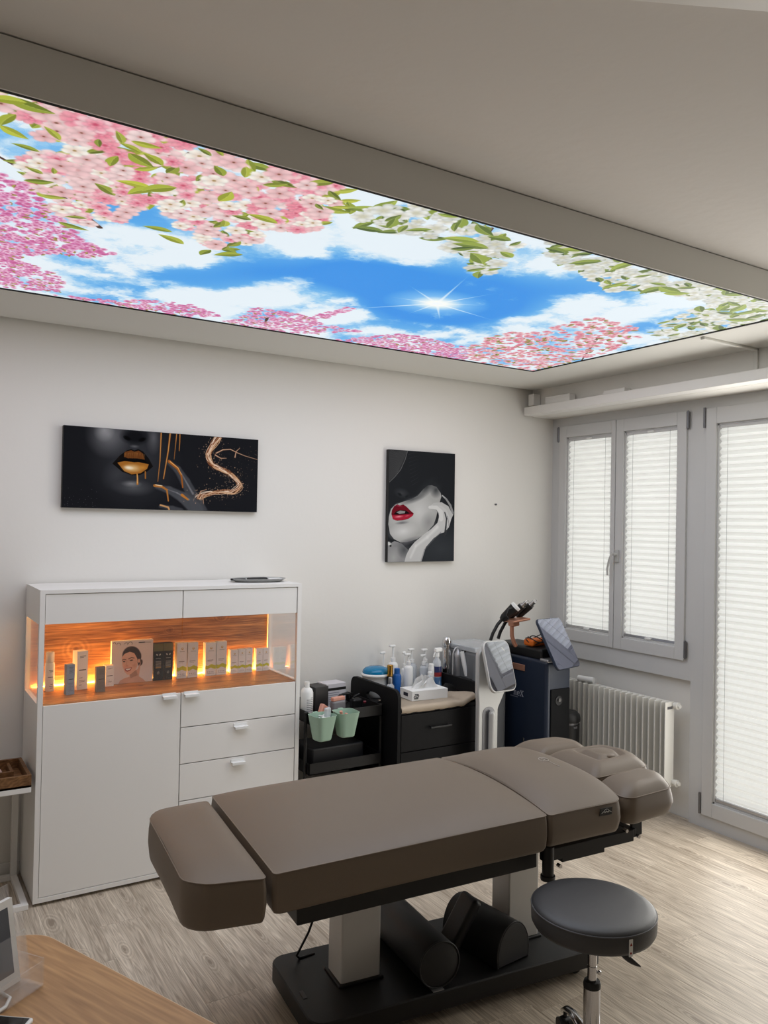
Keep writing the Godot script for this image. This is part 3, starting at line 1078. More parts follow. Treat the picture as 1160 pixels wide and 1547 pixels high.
func build_cabinet() -> void:
	var x0 := 0.562
	var x1 := 1.748
	var zf := -3.523
	var zb := -3.886
	var t := thing("display_cabinet", "tall white highboard with a lit oak display niche", "cabinet", Vector3((x0 + x1) / 2, 0, (zf + zb) / 2))
	var o := -t.position
	var x := Transform3D(Basis.IDENTITY, o)
	for s in [[x0, x0 + 0.02], [x1 - 0.02, x1]]:
		var m := Mb.new()
		m.xf = x
		m.bb(Vector3(s[0], 0.014, zb), Vector3(s[1], 0.822, zf))
		m.bb(Vector3(s[0], 1.148, zb), Vector3(s[1], 1.29, zf))
		m.bb(Vector3(s[0], 0.822, zf - 0.022), Vector3(s[1], 1.148, zf))
		m.bb(Vector3(s[0], 0.822, zb), Vector3(s[1], 1.148, zb + 0.02))
		var sp := part(t, "side_panel", m, M.white)
		var g := Mb.new()
		g.xf = x
		g.bb(Vector3((s[0] + s[1]) / 2 - 0.002, 0.822, zb + 0.02), Vector3((s[0] + s[1]) / 2 + 0.002, 1.148, zf - 0.022))
		part(sp, "pane", g, M.glass)
	var m2 := Mb.new()
	m2.xf = x
	m2.bb(Vector3(x0 + 0.02, 1.274, zb), Vector3(x1 - 0.02, 1.29, zf))
	part(t, "top_panel", m2, M.white)
	m2 = Mb.new()
	m2.xf = x
	m2.bb(Vector3(x0 + 0.02, 0.014, zb), Vector3(x1 - 0.02, 0.032, zf))
	for q in [x0 + 0.05, x1 - 0.05]:
		for z in [zb + 0.05, zf - 0.05]:
			m2.cyl(Vector3(q, 0, z), Vector3(q, 0.014, z), 0.018, 10)
	part(t, "bottom_panel", m2, M.white)
	m2 = Mb.new()
	m2.xf = x
	m2.bb(Vector3(x0 + 0.02, 0.032, zb), Vector3(x1 - 0.02, 0.80, zb + 0.008))
	m2.bb(Vector3(x0 + 0.02, 1.15, zb), Vector3(x1 - 0.02, 1.274, zb + 0.008))
	m2.bb(Vector3(1.151, 0.032, zb), Vector3(1.169, 0.80, zf - 0.024))
	m2.bb(Vector3(x0 + 0.02, 1.15, zb), Vector3(x1 - 0.02, 1.166, zf - 0.024))
	part(t, "carcass", m2, M.white)
	# oak niche
	var sh := Mb.new()
	sh.xf = x
	var a := Vector3(x0 + 0.02, 0.818, zf - 0.012)
	var b := Vector3(x1 - 0.02, 0.818, zb)
	sh.face([Vector3(a.x, a.y, a.z), Vector3(b.x, a.y, a.z), Vector3(b.x, a.y, b.z), Vector3(a.x, a.y, b.z)], [Vector2(0, 0), Vector2(0, 1), Vector2(1, 1), Vector2(1, 0)])
	sh.face([Vector3(a.x, 0.80, a.z), Vector3(b.x, 0.80, a.z), Vector3(b.x, a.y, a.z), Vector3(a.x, a.y, a.z)], [Vector2(0, 0), Vector2(0, 1), Vector2(0.05, 1), Vector2(0.05, 0)])
	sh.face([Vector3(a.x, 0.80, b.z), Vector3(b.x, 0.80, b.z), Vector3(b.x, 0.80, a.z), Vector3(a.x, 0.80, a.z)], [Vector2(0, 0), Vector2(0, 1), Vector2(1, 1), Vector2(1, 0)])
	part(t, "oak_shelf", sh, M.oak_shelf, "oak display shelf")
	var bk := Mb.new()
	bk.xf = x
	bk.face([Vector3(a.x, 0.818, zb + 0.006), Vector3(b.x, 0.818, zb + 0.006), Vector3(b.x, 1.15, zb + 0.006), Vector3(a.x, 1.15, zb + 0.006)], [Vector2(1, 0), Vector2(1, 1), Vector2(0, 1), Vector2(0, 0)])
	bk.face([Vector3(b.x, 0.818, zb), Vector3(a.x, 0.818, zb), Vector3(a.x, 1.15, zb), Vector3(b.x, 1.15, zb)], [Vector2(1, 1), Vector2(1, 0), Vector2(0, 0), Vector2(0, 1)])
	part(t, "oak_back", bk, M.oak, "knotty oak back panel")
	# glazed flaps
	for s in [[x0 + 0.0225, 1.158], [1.162, x1 - 0.0225]]:
		var d := Mb.new()
		d.xf = x
		d.rbox(Vector3((s[0] + s[1]) / 2, (1.148 + 1.2715) / 2, zf - 0.013), Vector3(s[1] - s[0], 1.2715 - 1.148, 0.018), 0.001, 1)
		var dp := part(t, "flap_door", d, M.white)
		var g := Mb.new()
		g.xf = x
		g.bb(Vector3(s[0], 0.8195, zf - 0.01), Vector3(s[1], 1.148, zf - 0.006))
		part(dp, "pane", g, M.glass)
	# lower door and drawers
	var fr := Mb.new()
	fr.xf = x
	fr.rbox(Vector3((x0 + 0.0225 + 1.158) / 2, (0.0345 + 0.814) / 2, zf - 0.012), Vector3(1.158 - x0 - 0.0225, 0.814 - 0.0345, 0.018), 0.001, 1)
	var dd := part(t, "door", fr, M.white)
	lip_handle(dd, Vector3(1.105, 0.806, zf - 0.003) + o)
	for q in [[0.660, 0.814, 1.205], [0.496, 0.656, 1.445], [0.331, 0.492, 1.435], [0.0345, 0.327, 1.435]]:
		var dm := Mb.new()
		dm.xf = x
		dm.rbox(Vector3((1.162 + x1 - 0.0225) / 2, (q[0] + q[1]) / 2, zf - 0.012), Vector3(x1 - 0.0225 - 1.162, q[1] - q[0], 0.018), 0.001, 1)
		var dw := part(t, "drawer", dm, M.white)
		lip_handle(dw, Vector3(q[2], q[1] - (0.008 if q[0] > 0.65 else 0.022), zf - 0.003) + o, 0.066)
	# warm light strip along the foot of the oak back
	var led := mat(Color(0.1, 0.05, 0.02), 0.5)
	led.emission_enabled = true
	led.emission = Color(1.0, 0.70, 0.30)
	led.emission_energy_multiplier = 2.0
	for s in [[x0 + 0.03, 1.15], [1.17, x1 - 0.03]]:
		var l := Mb.new()
		l.xf = x
		l.bb(Vector3(s[0], 0.8185, zb + 0.0065), Vector3(s[1], 0.8215, zb + 0.0145))
		part(t, "light_strip", l, led, "warm glowing light strip")
		area(Vector3((s[0] + s[1]) / 2, 0.8235, zb + 0.0105), Vector3(90, 0, 0), Vector2(s[1] - s[0], 0.007), Color(1.0, 0.74, 0.40), 0.42)

# ---------------------------------------------------------------- treatment bed
const BED_A := 0.102
const BED_T := 0.027

func round_poly(pts: Array, radii: Array, per_side := 10, per_corner := 5) -> PackedVector2Array:
	var out := PackedVector2Array()
	var m := pts.size()
	for i in m:
		var p: Vector2 = pts[i]
		var a: Vector2 = (pts[(i + m - 1) % m] - p)
		var b: Vector2 = (pts[(i + 1) % m] - p)
		var r: float = radii[i]
		var th := acos(clampf(a.normalized().dot(b.normalized()), -1, 1))
		var d := r / tan(th / 2)
		var c := p + (a.normalized() + b.normalized()).normalized() * r / sin(th / 2)
		var s := p + a.normalized() * d
		var e := p + b.normalized() * d
		var a0 := (s - c).angle()
		var da := wrapf((e - c).angle() - a0, -PI, PI)
		for k in per_corner + 1:
			out.append(c + Vector2.from_angle(a0 + da * k / per_corner) * r)
		# along the straight to the next corner
		var nx: Vector2 = pts[(i + 1) % m]
		var a2 := (p - nx).normalized()
		var b2: Vector2 = (pts[(i + 2) % m] - nx).normalized()
		var th2 := acos(clampf(a2.dot(b2), -1, 1))
		var s2: Vector2 = nx + a2 * (radii[(i + 1) % m] / tan(th2 / 2))
		for k in range(1, per_side):
			out.append(e.lerp(s2, float(k) / per_side))
	return out

func puff(q: Vector2, x0: float, x1: float, z0: float, z1: float, e := 5.0) -> float:
	return maxf(0.0, (1.0 - pow(absf((q.x - (x0 + x1) / 2) / ((x1 - x0) / 2)), e)) * (1.0 - pow(absf((q.y - (z0 + z1) / 2) / ((z1 - z0) / 2)), e)))

# upholstered block: outline in (x, z), seam plane at y = ys + slope * x
func cushion(parent: Node3D, called: String, outline: PackedVector2Array, ys: float, slope: float, th: float, prof: Callable, bulge: float, m: Material, seam: Material, cen := Vector2.INF, bottom_in := 0.02) -> MeshInstance3D:
	var c := Vector2.ZERO
	for p in outline:
		c += p
	c /= outline.size()
	if cen != Vector2.INF:
		c = cen
	var mb := Mb.new()
	var side := []
	for row in [[0.0, -th, 0.3], [-bottom_in, -th, 0.9], [-bottom_in * 0.35, -th + 0.006, 1], [0.0, -th + 0.018, 1], [bulge, -th * 0.55, 1], [bulge * 0.7, -0.03, 1], [0.0, -0.006, 1], [-0.003, 0.0, 1]]:
		var r := PackedVector3Array()
		for p in outline:
			var dir := (p - c).normalized()
			var q: Vector2 = p + dir * row[0]
			if row[2] < 0.5:
				q = c + (p - c) * 0.2
			var lift: float = prof.call(1.0, p) * clampf(1.0 + row[1] / th, 0.0, 1.0)
			r.append(Vector3(q.x, ys + slope * q.x + row[1] + lift, q.y))
		side.append(r)
	mb.skin(side)
	var top := []
	for s in [1.0, 0.985, 0.965, 0.93, 0.88, 0.82, 0.75, 0.67, 0.58, 0.5, 0.44, 0.38, 0.32, 0.24, 0.15, 0.06, 0.0]:
		var r := PackedVector3Array()
		for p in outline:
			var q := c + (p - c) * float(s)
			q -= (p - c).normalized() * 0.003 * float(s)
			r.append(Vector3(q.x, ys + slope * q.x + prof.call(s, q), q.y))
		top.append(r)
	mb.skin(top, true, Vector3.UP)
	var o := part(parent, called, mb, m)
	var pi := []
	for i in outline.size() + 1:
		var p := outline[i % outline.size()]
		var q := p - (p - c).normalized() * 0.0015
		pi.append(Vector3(q.x, ys + slope * q.x - 0.001 + prof.call(1.0, p), q.y))
	var tb := Mb.new()
	tb.tube(pi, 0.0022, 6)
	part(o, "seam", tb, seam)
	return o

func build_bed() -> void:
	var w := 0.67
	var t := thing("treatment_bed", "brown upholstered treatment bed on a black lifting base", "treatment bed", Vector3(0.923, 0, -1.975), -BED_A)
	var ys := 0.645
	var sl := BED_T
	# leg rest, main, back, head: x along the bed, z = -across
	cushion(t, "leg_cushion", round_poly([Vector2(-0.235, -0.03), Vector2(-0.028, 0.0), Vector2(-0.028, -w + 0.02), Vector2(-0.235, -w + 0.06)], [0.085, 0.012, 0.012, 0.085]), ys - 0.006, sl, 0.125,
		func(_s, q): return 0.024 * puff(q, -0.24, -0.026, -w + 0.018, 0.002, 4.0), 0.008, M.leather, M.leather_seam)
	cushion(t, "seat_cushion", round_poly([Vector2(-0.008, 0), Vector2(0.90, 0), Vector2(0.90, -w - 0.02), Vector2(-0.008, -w)], [0.012, 0.012, 0.012, 0.012], 22), ys, sl, 0.115,
		func(_s, q): return 0.024 * puff(q, -0.01, 0.902, -w - 0.022, 0.002, 5.0) + 0.026 * smoothstep(0.2, 0.9, q.x) * maxf(0.0, 1 - pow((q.y + w * 0.5) / (w * 0.52), 2)), 0.004, M.leather, M.leather_seam)
	var bc := cushion(t, "back_cushion", round_poly([Vector2(0.907, 0), Vector2(1.205, 0.002), Vector2(1.245, -w * 0.5), Vector2(1.205, -w - 0.02), Vector2(0.907, -w - 0.02)], [0.014, 0.03, 0.3, 0.03, 0.014], 14), ys - 0.002, sl, 0.105,
		func(_s, q): return 0.032 * puff(q, 0.905, 1.247, -w - 0.022, 0.004, 4.0) + 0.028 * maxf(0.0, 1 - pow((q.y + w * 0.5) / (w * 0.52), 2)), 0.008, M.leather, M.leather_seam)
	# head rest with breathing hole, between two arm rests
	cushion(t, "head_cushion", round_poly([Vector2(1.262, -0.195), Vector2(1.535, -0.215), Vector2(1.59, -0.335), Vector2(1.535, -0.475), Vector2(1.262, -0.495)], [0.03, 0.05, 0.12, 0.05, 0.03], 9), ys + 0.008, sl, 0.09,
		func(s, q): return 0.040 * (1 - pow(s, 4)) - 0.016 * exp(-pow((s - 0.42) / 0.07, 2)), 0.008, M.leather, M.leather_seam, Vector2(1.425, -0.345))
	var pad := Mb.new()
	var rows := []
	for k in 9:
		var an := PI * 0.5 * k / 8.0
		var r := PackedVector3Array()
		for j in 24:
			var a := TAU * j / 24
			r.append(Vector3(1.425 + cos(a) * 0.05 * cos(an), ys + 0.008 + sl * 1.425 + 0.026 + 0.0165 * pow(sin(an), 0.7), -0.345 + sin(a) * 0.055 * cos(an)))
		rows.append(r)
	pad.skin(rows, true, Vector3.UP)
	part(t, "face_plug", pad, M.leather, "oval plug in the breathing hole")
	for s in [0, 1]:
		var pts := [Vector2(1.225, 0.0), Vector2(1.455, -0.02), Vector2(1.515, -0.12), Vector2(1.49, -0.203), Vector2(1.262, -0.18)]
		if s == 1:
			for i in pts.size():
				pts[i] = Vector2(pts[i].x, -w - 0.02 - pts[i].y)
			pts.reverse()
		var rr := [0.04, 0.06, 0.06, 0.03, 0.025]
		if s == 1:
			rr.reverse()
		cushion(t, "arm_cushion", round_poly(pts, rr, 8), ys - 0.002, sl, 0.095,
			func(k, _q): return 0.036 * (1 - pow(k, 4)), 0.010, M.leather, M.leather_seam)
	# sewn-in marks
	var tg := Mb.new()
	tg.xf = Transform3D(Basis(Vector3.RIGHT, 0.12), Vector3(1.13, ys + sl * 1.13 - 0.008, 0.011))
	tg.rbox(Vector3(0, -0.012, 0), Vector3(0.052, 0.026, 0.002), 0.0008, 1)
	var tgo := part(bc, "fabric_tag", tg, M.black, "black sewn tag with a white oval mark")
	var lg := Mb.new()
	lg.xf = Transform3D(Basis(Vector3.RIGHT, 0.12), Vector3(1.13, ys + sl * 1.13 - 0.020, 0.0123))
	var oval := []
	for k in 21:
		oval.append(Vector3(cos(TAU * k / 20) * 0.009, 0.004 + sin(TAU * k / 20) * 0.005, 0))
	lg.tube(oval, 0.0006, 4)
	lg.tube([Vector3(-0.02, -0.004, 0), Vector3(-0.012, 0.002, 0), Vector3(-0.006, -0.003, 0), Vector3(0, 0.003, 0), Vector3(0.006, -0.003, 0), Vector3(0.013, 0.002, 0), Vector3(0.021, -0.003, 0)], 0.0008, 4)
	part(tgo, "tag_mark", lg, M.white)
	var em := Mb.new()
	var ring := []
	for k in 25:
		var p := Vector3(1.135 + cos(TAU * k / 24) * 0.016, 0, -0.33 + sin(TAU * k / 24) * 0.022)
		p.y = ys - 0.002 + sl * p.x + 0.0600
		ring.append(p)
	em.tube(ring, 0.0013, 4)
	var yy := ys - 0.002 + sl * 1.135 + 0.0603
	em.tube([Vector3(1.142, yy, -0.345), Vector3(1.128, yy, -0.337), Vector3(1.142, yy, -0.329), Vector3(1.128, yy, -0.321)], 0.0009, 4)
	em.tube([Vector3(1.14, yy - 0.0008, -0.30), Vector3(1.14, yy - 0.002, -0.24)], 0.0009, 4)
	part(bc, "embroidery", em, mat(Color(0.72, 0.69, 0.66), 0.5), "pale stitched oval emblem")
	# steel frame
	var f := Mb.new()
	f.xf = Transform3D(Basis(Vector3(0, 0, 1), BED_T), Vector3(0, 0, 0))
	f.rbox(Vector3(0.53, 0.478, -w / 2), Vector3(0.84, 0.082, w - 0.2), 0.004, 1)
	part(t, "lift_frame", f, M.black)
	var hf := Mb.new()
	hf.xf = Transform3D(Basis(Vector3(0, 0, 1), BED_T), Vector3(0, 0, 0))
	for z in [-0.06, -w + 0.06]:
		hf.rbox(Vector3(1.13, 0.495, z), Vector3(0.38, 0.04, 0.03), 0.003, 1)
		hf.rbox(Vector3(1.1, 0.472, z), Vector3(0.18, 0.02, 0.03), 0.003, 1)
		hf.rbox(Vector3(1.345, 0.525, z - 0.002), Vector3(0.05, 0.08, 0.012), 0.005, 1)
		hf.rbox(Vector3(1.38, 0.555, z), Vector3(0.10, 0.03, 0.03), 0.003, 1)
	hf.rbox(Vector3(1.32, 0.50, -w / 2), Vector3(0.03, 0.03, w - 0.1), 0.003, 1)
	part(t, "head_frame", hf, M.black)
	for q in [Vector3(0.985, 0.482, -0.043), Vector3(1.33, 0.522, -0.05), Vector3(1.265, 0.555, -0.04)]:
		var bo := Mb.new()
		bo.cyl(q + Vector3(0, 0, -0.01), q + Vector3(0, 0, 0.006), 0.0065, 8)
		part(t, "bolt", bo, M.chrome)
	var hi := Mb.new()
	hi.cyl(Vector3(0.935, 0.46, -0.04), Vector3(0.935, 0.555, -0.04), 0.019, 14)
	hi.cyl(Vector3(0.935, 0.448, -0.04), Vector3(0.935, 0.462, -0.04), 0.024, 12)
	part(t, "hinge_post", hi, M.black)
	# columns
	for q in [[0.335, 0.475], [0.985, 1.115]]:
		var c := Mb.new()
		c.rbox(Vector3((q[0] + q[1]) / 2, 0.27, -0.375), Vector3(q[1] - q[0], 0.36, 0.11), 0.006, 2)
		var co := part(t, "lift_column", c, M.steel, "brushed steel lifting column")
		var ca := Mb.new()
		ca.rbox(Vector3((q[0] + q[1]) / 2, 0.101, -0.375), Vector3(q[1] - q[0] + 0.02, 0.012, 0.13), 0.004, 1)
		part(co, "collar", ca, M.black)
	var base := Mb.new()
	base.prism(round_poly([Vector2(0.18, -0.165), Vector2(1.28, -0.165), Vector2(1.28, -0.585), Vector2(0.18, -0.585)], [0.05, 0.03, 0.03, 0.05], 3, 5), 0.035, 0.098, 0.004)
	part(t, "base_plate", base, M.black)
	var nm := Mb.new()
	nm.rbox(Vector3(0.21, 0.0985, -0.33), Vector3(0.014, 0.002, 0.045), 0.0008, 1)
	part(t, "name_plate", nm, M.dark_grey)
	for q in [[0.26, -0.22], [1.2, -0.22], [0.26, -0.53], [1.2, -0.53]]:
		var wh := Mb.new()
		wh.cyl(Vector3(q[0], 0.025, q[1] - 0.012), Vector3(q[0], 0.025, q[1] + 0.012), 0.025, 14)
		part(t, "castor", wh, M.black)
	var cb := Mb.new()
	cb.tube([Vector3(0.30, 0.45, -0.40), Vector3(0.30, 0.33, -0.43), Vector3(0.275, 0.22, -0.46), Vector3(0.25, 0.13, -0.50), Vector3(0.27, 0.102, -0.53), Vector3(0.33, 0.1, -0.54)], 0.004, 6)
	part(t, "power_cable", cb, M.black)
	# bolsters kept on the base plate
	var bx := t.transform
	var r1 := thing("bolster", "round black bolster lying on the bed base", "bolster", bx * Vector3(0.62, 0.099, -0.18), -BED_A)
	var m := Mb.new()
	m.xf = Transform3D(Basis(Vector3.RIGHT, -PI / 2), Vector3(0, 0.075, 0))
	m.lathe(Vector3.ZERO, [Vector2(0, 0.0), Vector2(0.066, 0.001), Vector2(0.073, 0.005), Vector2(0.075, 0.012), Vector2(0.075, 0.5), Vector2(0.07, 0.508), Vector2(0, 0.51)], 28)
	part(r1, "cover", m, M.black_soft)
	var pm := Mb.new()
	var ci := []
	for k in 29:
		ci.append(Vector3(cos(TAU * k / 28) * 0.073, 0.075 + sin(TAU * k / 28) * 0.073, -0.002))
	pm.tube(ci, 0.003, 6)
	part(r1, "piping", pm, M.black_soft)
	var tg2 := Mb.new()
	tg2.bb(Vector3(-0.03, 0.0005, -0.02), Vector3(0.01, 0.0025, 0.012))
	part(r1, "care_tag", tg2, M.silver)
	var r2 := thing("bolster", "half-round black bolster at the stool end of the bed base", "bolster", bx * Vector3(0.925, 0.099, -0.205), -BED_A + 0.2)
	var hp := PackedVector2Array()
	hp.append(Vector2(-0.075, 0))
	for k in 17:
		var an := PI - PI * k / 16.0
		hp.append(Vector2(cos(an) * 0.078, -0.035 - sin(an) * 0.105))
	hp.append(Vector2(0.075, 0))
	m = Mb.new()
	m.xf = Transform3D(Basis(Vector3.RIGHT, Vector3(0, 0, -1), Vector3(0, -1, 0)), Vector3.ZERO)
	m.prism(hp, 0.0, 0.28, 0.006)
	part(r2, "cover", m, M.black_soft)
	pm = Mb.new()
	var hc := []
	for q in hp:
		hc.append(Vector3(q.x * 0.98, -q.y * 0.985 + 0.001, -0.003))
	pm.tube(hc, 0.003, 6)
	part(r2, "piping", pm, M.black_soft)
	var r3 := Mb.new()
	r3.xf = Transform3D(Basis(Vector3(0, 0, 1), 1.0), Vector3(0.012, 0, 0))
	r3.rbox(Vector3(0.11, 0.012, 0), Vector3(0.22, 0.036, 0.10), 0.016, 3)
	var so := thing("bolster", "flat black pad leaning between the two bolsters", "bolster", bx * Vector3(0.715, 0.10, -0.33), -BED_A)
	part(so, "cover", r3, M.black_soft)

func build_stool() -> void:
	var t := thing("rolling_stool", "round dark grey padded stool on a chrome column", "stool", Vector3(1.772, 0, -1.645))
	var seat := Mb.new()
	var R := 0.176
	seat.lathe(Vector3.ZERO, [Vector2(0, 0.437), Vector2(R - 0.02, 0.437), Vector2(R - 0.006, 0.441), Vector2(R, 0.452), Vector2(R + 0.001, 0.475), Vector2(R, 0.492)], 48, 0.3)
	seat.lathe(Vector3.ZERO, [Vector2(R, 0.492), Vector2(R - 0.002, 0.498), Vector2(R - 0.010, 0.504), Vector2(R - 0.03, 0.509), Vector2(R - 0.07, 0.513), Vector2(0, 0.515)], 48, 0.3)
	var so := part(t, "seat", seat, M.stool_leather)
	var ring := []
	for k in 49:
		ring.append(Vector3(cos(TAU * k / 48) * R, 0.493, sin(TAU * k / 48) * R))
	var s := Mb.new()
	s.tube(ring, 0.0022, 6)
	part(so, "seam", s, M.stool_seam)
	var tag_m := Mb.new()
	tag_m.xf = Transform3D(Basis(Vector3.UP, -0.30), Vector3.ZERO)
	tag_m.rbox(Vector3(0.0, 0.464, R + 0.002), Vector3(0.012, 0.046, 0.0016), 0.0005, 1)
	# the tag faces the viewer: turn it round the seat
	var to := part(so, "fabric_tag", tag_m, M.paper, "white sewn tag with a red mark")
	to.rotation.y = 0.07
	var tm := Mb.new()
	tm.face([Vector3(-0.004, 0.470, R + 0.0031), Vector3(0.004, 0.470, R + 0.0031), Vector3(0, 0.479, R + 0.0031)])
	tm.bb(Vector3(-0.003, 0.448, R + 0.0028), Vector3(0.002, 0.453, R + 0.0032))
	tm.xf = Transform3D.IDENTITY
	var tmo := part(to, "tag_mark", tm, mat(Color(0.6, 0.15, 0.12), 0.6))
	tmo.rotation.y = -0.30
	var col := Mb.new()
	col.cyl(Vector3(0, 0.40, 0), Vector3(0, 0.437, 0), 0.03, 16)
	part(t, "mount_plate", col, M.black)
	col = Mb.new()
	col.lathe(Vector3.ZERO, [Vector2(0.0135, 0.255), Vector2(0.0135, 0.325), Vector2(0.0125, 0.326), Vector2(0.0125, 0.33), Vector2(0.0135, 0.331), Vector2(0.0135, 0.378), Vector2(0.0125, 0.379), Vector2(0.0125, 0.383), Vector2(0.0135, 0.384), Vector2(0.0135, 0.44)], 20)
	part(t, "piston", col, M.chrome)
	col = Mb.new()
	col.lathe(Vector3.ZERO, [Vector2(0, 0.095), Vector2(0.024, 0.095), Vector2(0.024, 0.272), Vector2(0.0, 0.272)], 24)
	part(t, "column", col, M.chrome)
	col = Mb.new()
	col.lathe(Vector3.ZERO, [Vector2(0.0245, 0.264), Vector2(0.025, 0.275), Vector2(0.022, 0.283), Vector2(0.0136, 0.284)], 24)
	part(t, "collar", col, M.black)
	var lv := Mb.new()
	lv.tube([Vector3(0.01, 0.418, 0.006), Vector3(0.045, 0.40, 0.028), Vector3(0.068, 0.36, 0.043)], 0.004, 8)
	var rows := []
	for k in 7:
		var f := k / 6.0
		var c := Vector3(0.062, 0.366, 0.039).lerp(Vector3(0.118, 0.325, 0.074), f)
		var wd := 0.004 + 0.016 * sin(PI * pow(f, 0.7))
		var r := PackedVector3Array()
		for j in 12:
			var a := TAU * j / 12
			r.append(c + Vector3(-0.2, 0.4, 0.0).normalized() * cos(a) * wd + Vector3(-0.25, 0, 1).normalized() * sin(a) * wd * 0.45)
		rows.append(r)
	lv.skin(rows)
	part(t, "height_lever", lv, M.black)
	var knob := Mb.new()
	knob.lathe(Vector3(0.018, 0.305, 0.011), [Vector2(0, -0.006), Vector2(0.005, -0.004), Vector2(0.006, 0), Vector2(0.005, 0.004), Vector2(0, 0.006)], 10)
	knob.cyl(Vector3(0.008, 0.305, 0.005), Vector3(0.017, 0.305, 0.0105), 0.003, 6)
	part(t, "stop_knob", knob, M.chrome)
	var hub := Mb.new()
	hub.lathe(Vector3.ZERO, [Vector2(0, 0.075), Vector2(0.045, 0.077), Vector2(0.045, 0.098), Vector2(0.028, 0.112), Vector2(0, 0.112)], 24)
	part(t, "hub", hub, M.chrome)
	for k in 5:
		var a := TAU * k / 5.0 + 2.62
		var d := Vector3(cos(a), 0, sin(a))
		var side := Vector3(-d.z, 0, d.x)
		var lg := Mb.new()
		var rr := []
		for q in [[0.03, 0.095, 0.017], [0.08, 0.105, 0.016], [0.14, 0.103, 0.015], [0.19, 0.088, 0.014], [0.215, 0.070, 0.012], [0.222, 0.058, 0.006]]:
			var ring2 := PackedVector3Array()
			for j in 12:
				var b := TAU * j / 12
				ring2.append(d * q[0] + Vector3.UP * (q[1] + sin(b) * q[2] * 0.75) + side * cos(b) * q[2])
			rr.append(ring2)
		lg.skin(rr)
		var lo := part(t, "leg", lg, M.chrome)
		var cs := Mb.new()
		var wc := d * 0.205
		for sgn in [-1.0, 1.0]:
			cs.cyl(wc + Vector3.UP * 0.026 + side * 0.006 * sgn, wc + Vector3.UP * 0.026 + side * 0.021 * sgn, 0.026, 18)
		cs.rbox(wc + Vector3.UP * 0.045, Vector3(0.03, 0.02, 0.03), 0.008, 2)
		cs.cyl(wc + Vector3.UP * 0.05, wc + Vector3.UP * 0.075, 0.006, 8)
		part(lo, "castor", cs, M.black)

# ---------------------------------------------------------------- black trolley with handles
func handle_panel(m: Mb, x0: float, x1: float, z0: float, z1: float, y0: float, y1: float, hole: Vector2, hr: Vector2) -> void:
	# z1 is the front; panel drawn in (z, y), split at the height of the hole
	var up := PackedVector2Array()
	var lo := PackedVector2Array()
	up.append(Vector2(z0, hole.y))
	for k in 7:
		var a := PI - PI / 2 * k / 6.0
		up.append(Vector2(z0 + 0.045 + cos(a) * 0.045, y1 - 0.045 + sin(a) * 0.045))
	for k in 7:
		var a := PI / 2 - PI / 2 * k / 6.0
		up.append(Vector2(z1 - 0.045 + cos(a) * 0.045, y1 - 0.045 + sin(a) * 0.045))
	up.append(Vector2(z1, hole.y))
	for k in 15:
		var a := PI * k / 14.0
		up.append(hole + Vector2(cos(a) * hr.x, sin(a) * hr.y))
	lo.append(Vector2(z1, hole.y))
	lo.append(Vector2(z1, y0))
	lo.append(Vector2(z0, y0))
	lo.append(Vector2(z0, hole.y))
	for k in 15:
		var a := PI + PI * k / 14.0
		lo.append(hole + Vector2(cos(a) * hr.x, sin(a) * hr.y))
	var keep := m.xf
	# local (x, y, z) of prism -> (z, x, y)
	m.xf = keep * Transform3D(Basis(Vector3(0, 0, 1), Vector3(1, 0, 0), Vector3(0, 1, 0)), Vector3.ZERO)
	m.prism(up, x0, x1)
	m.prism(lo, x0, x1)
	m.xf = keep

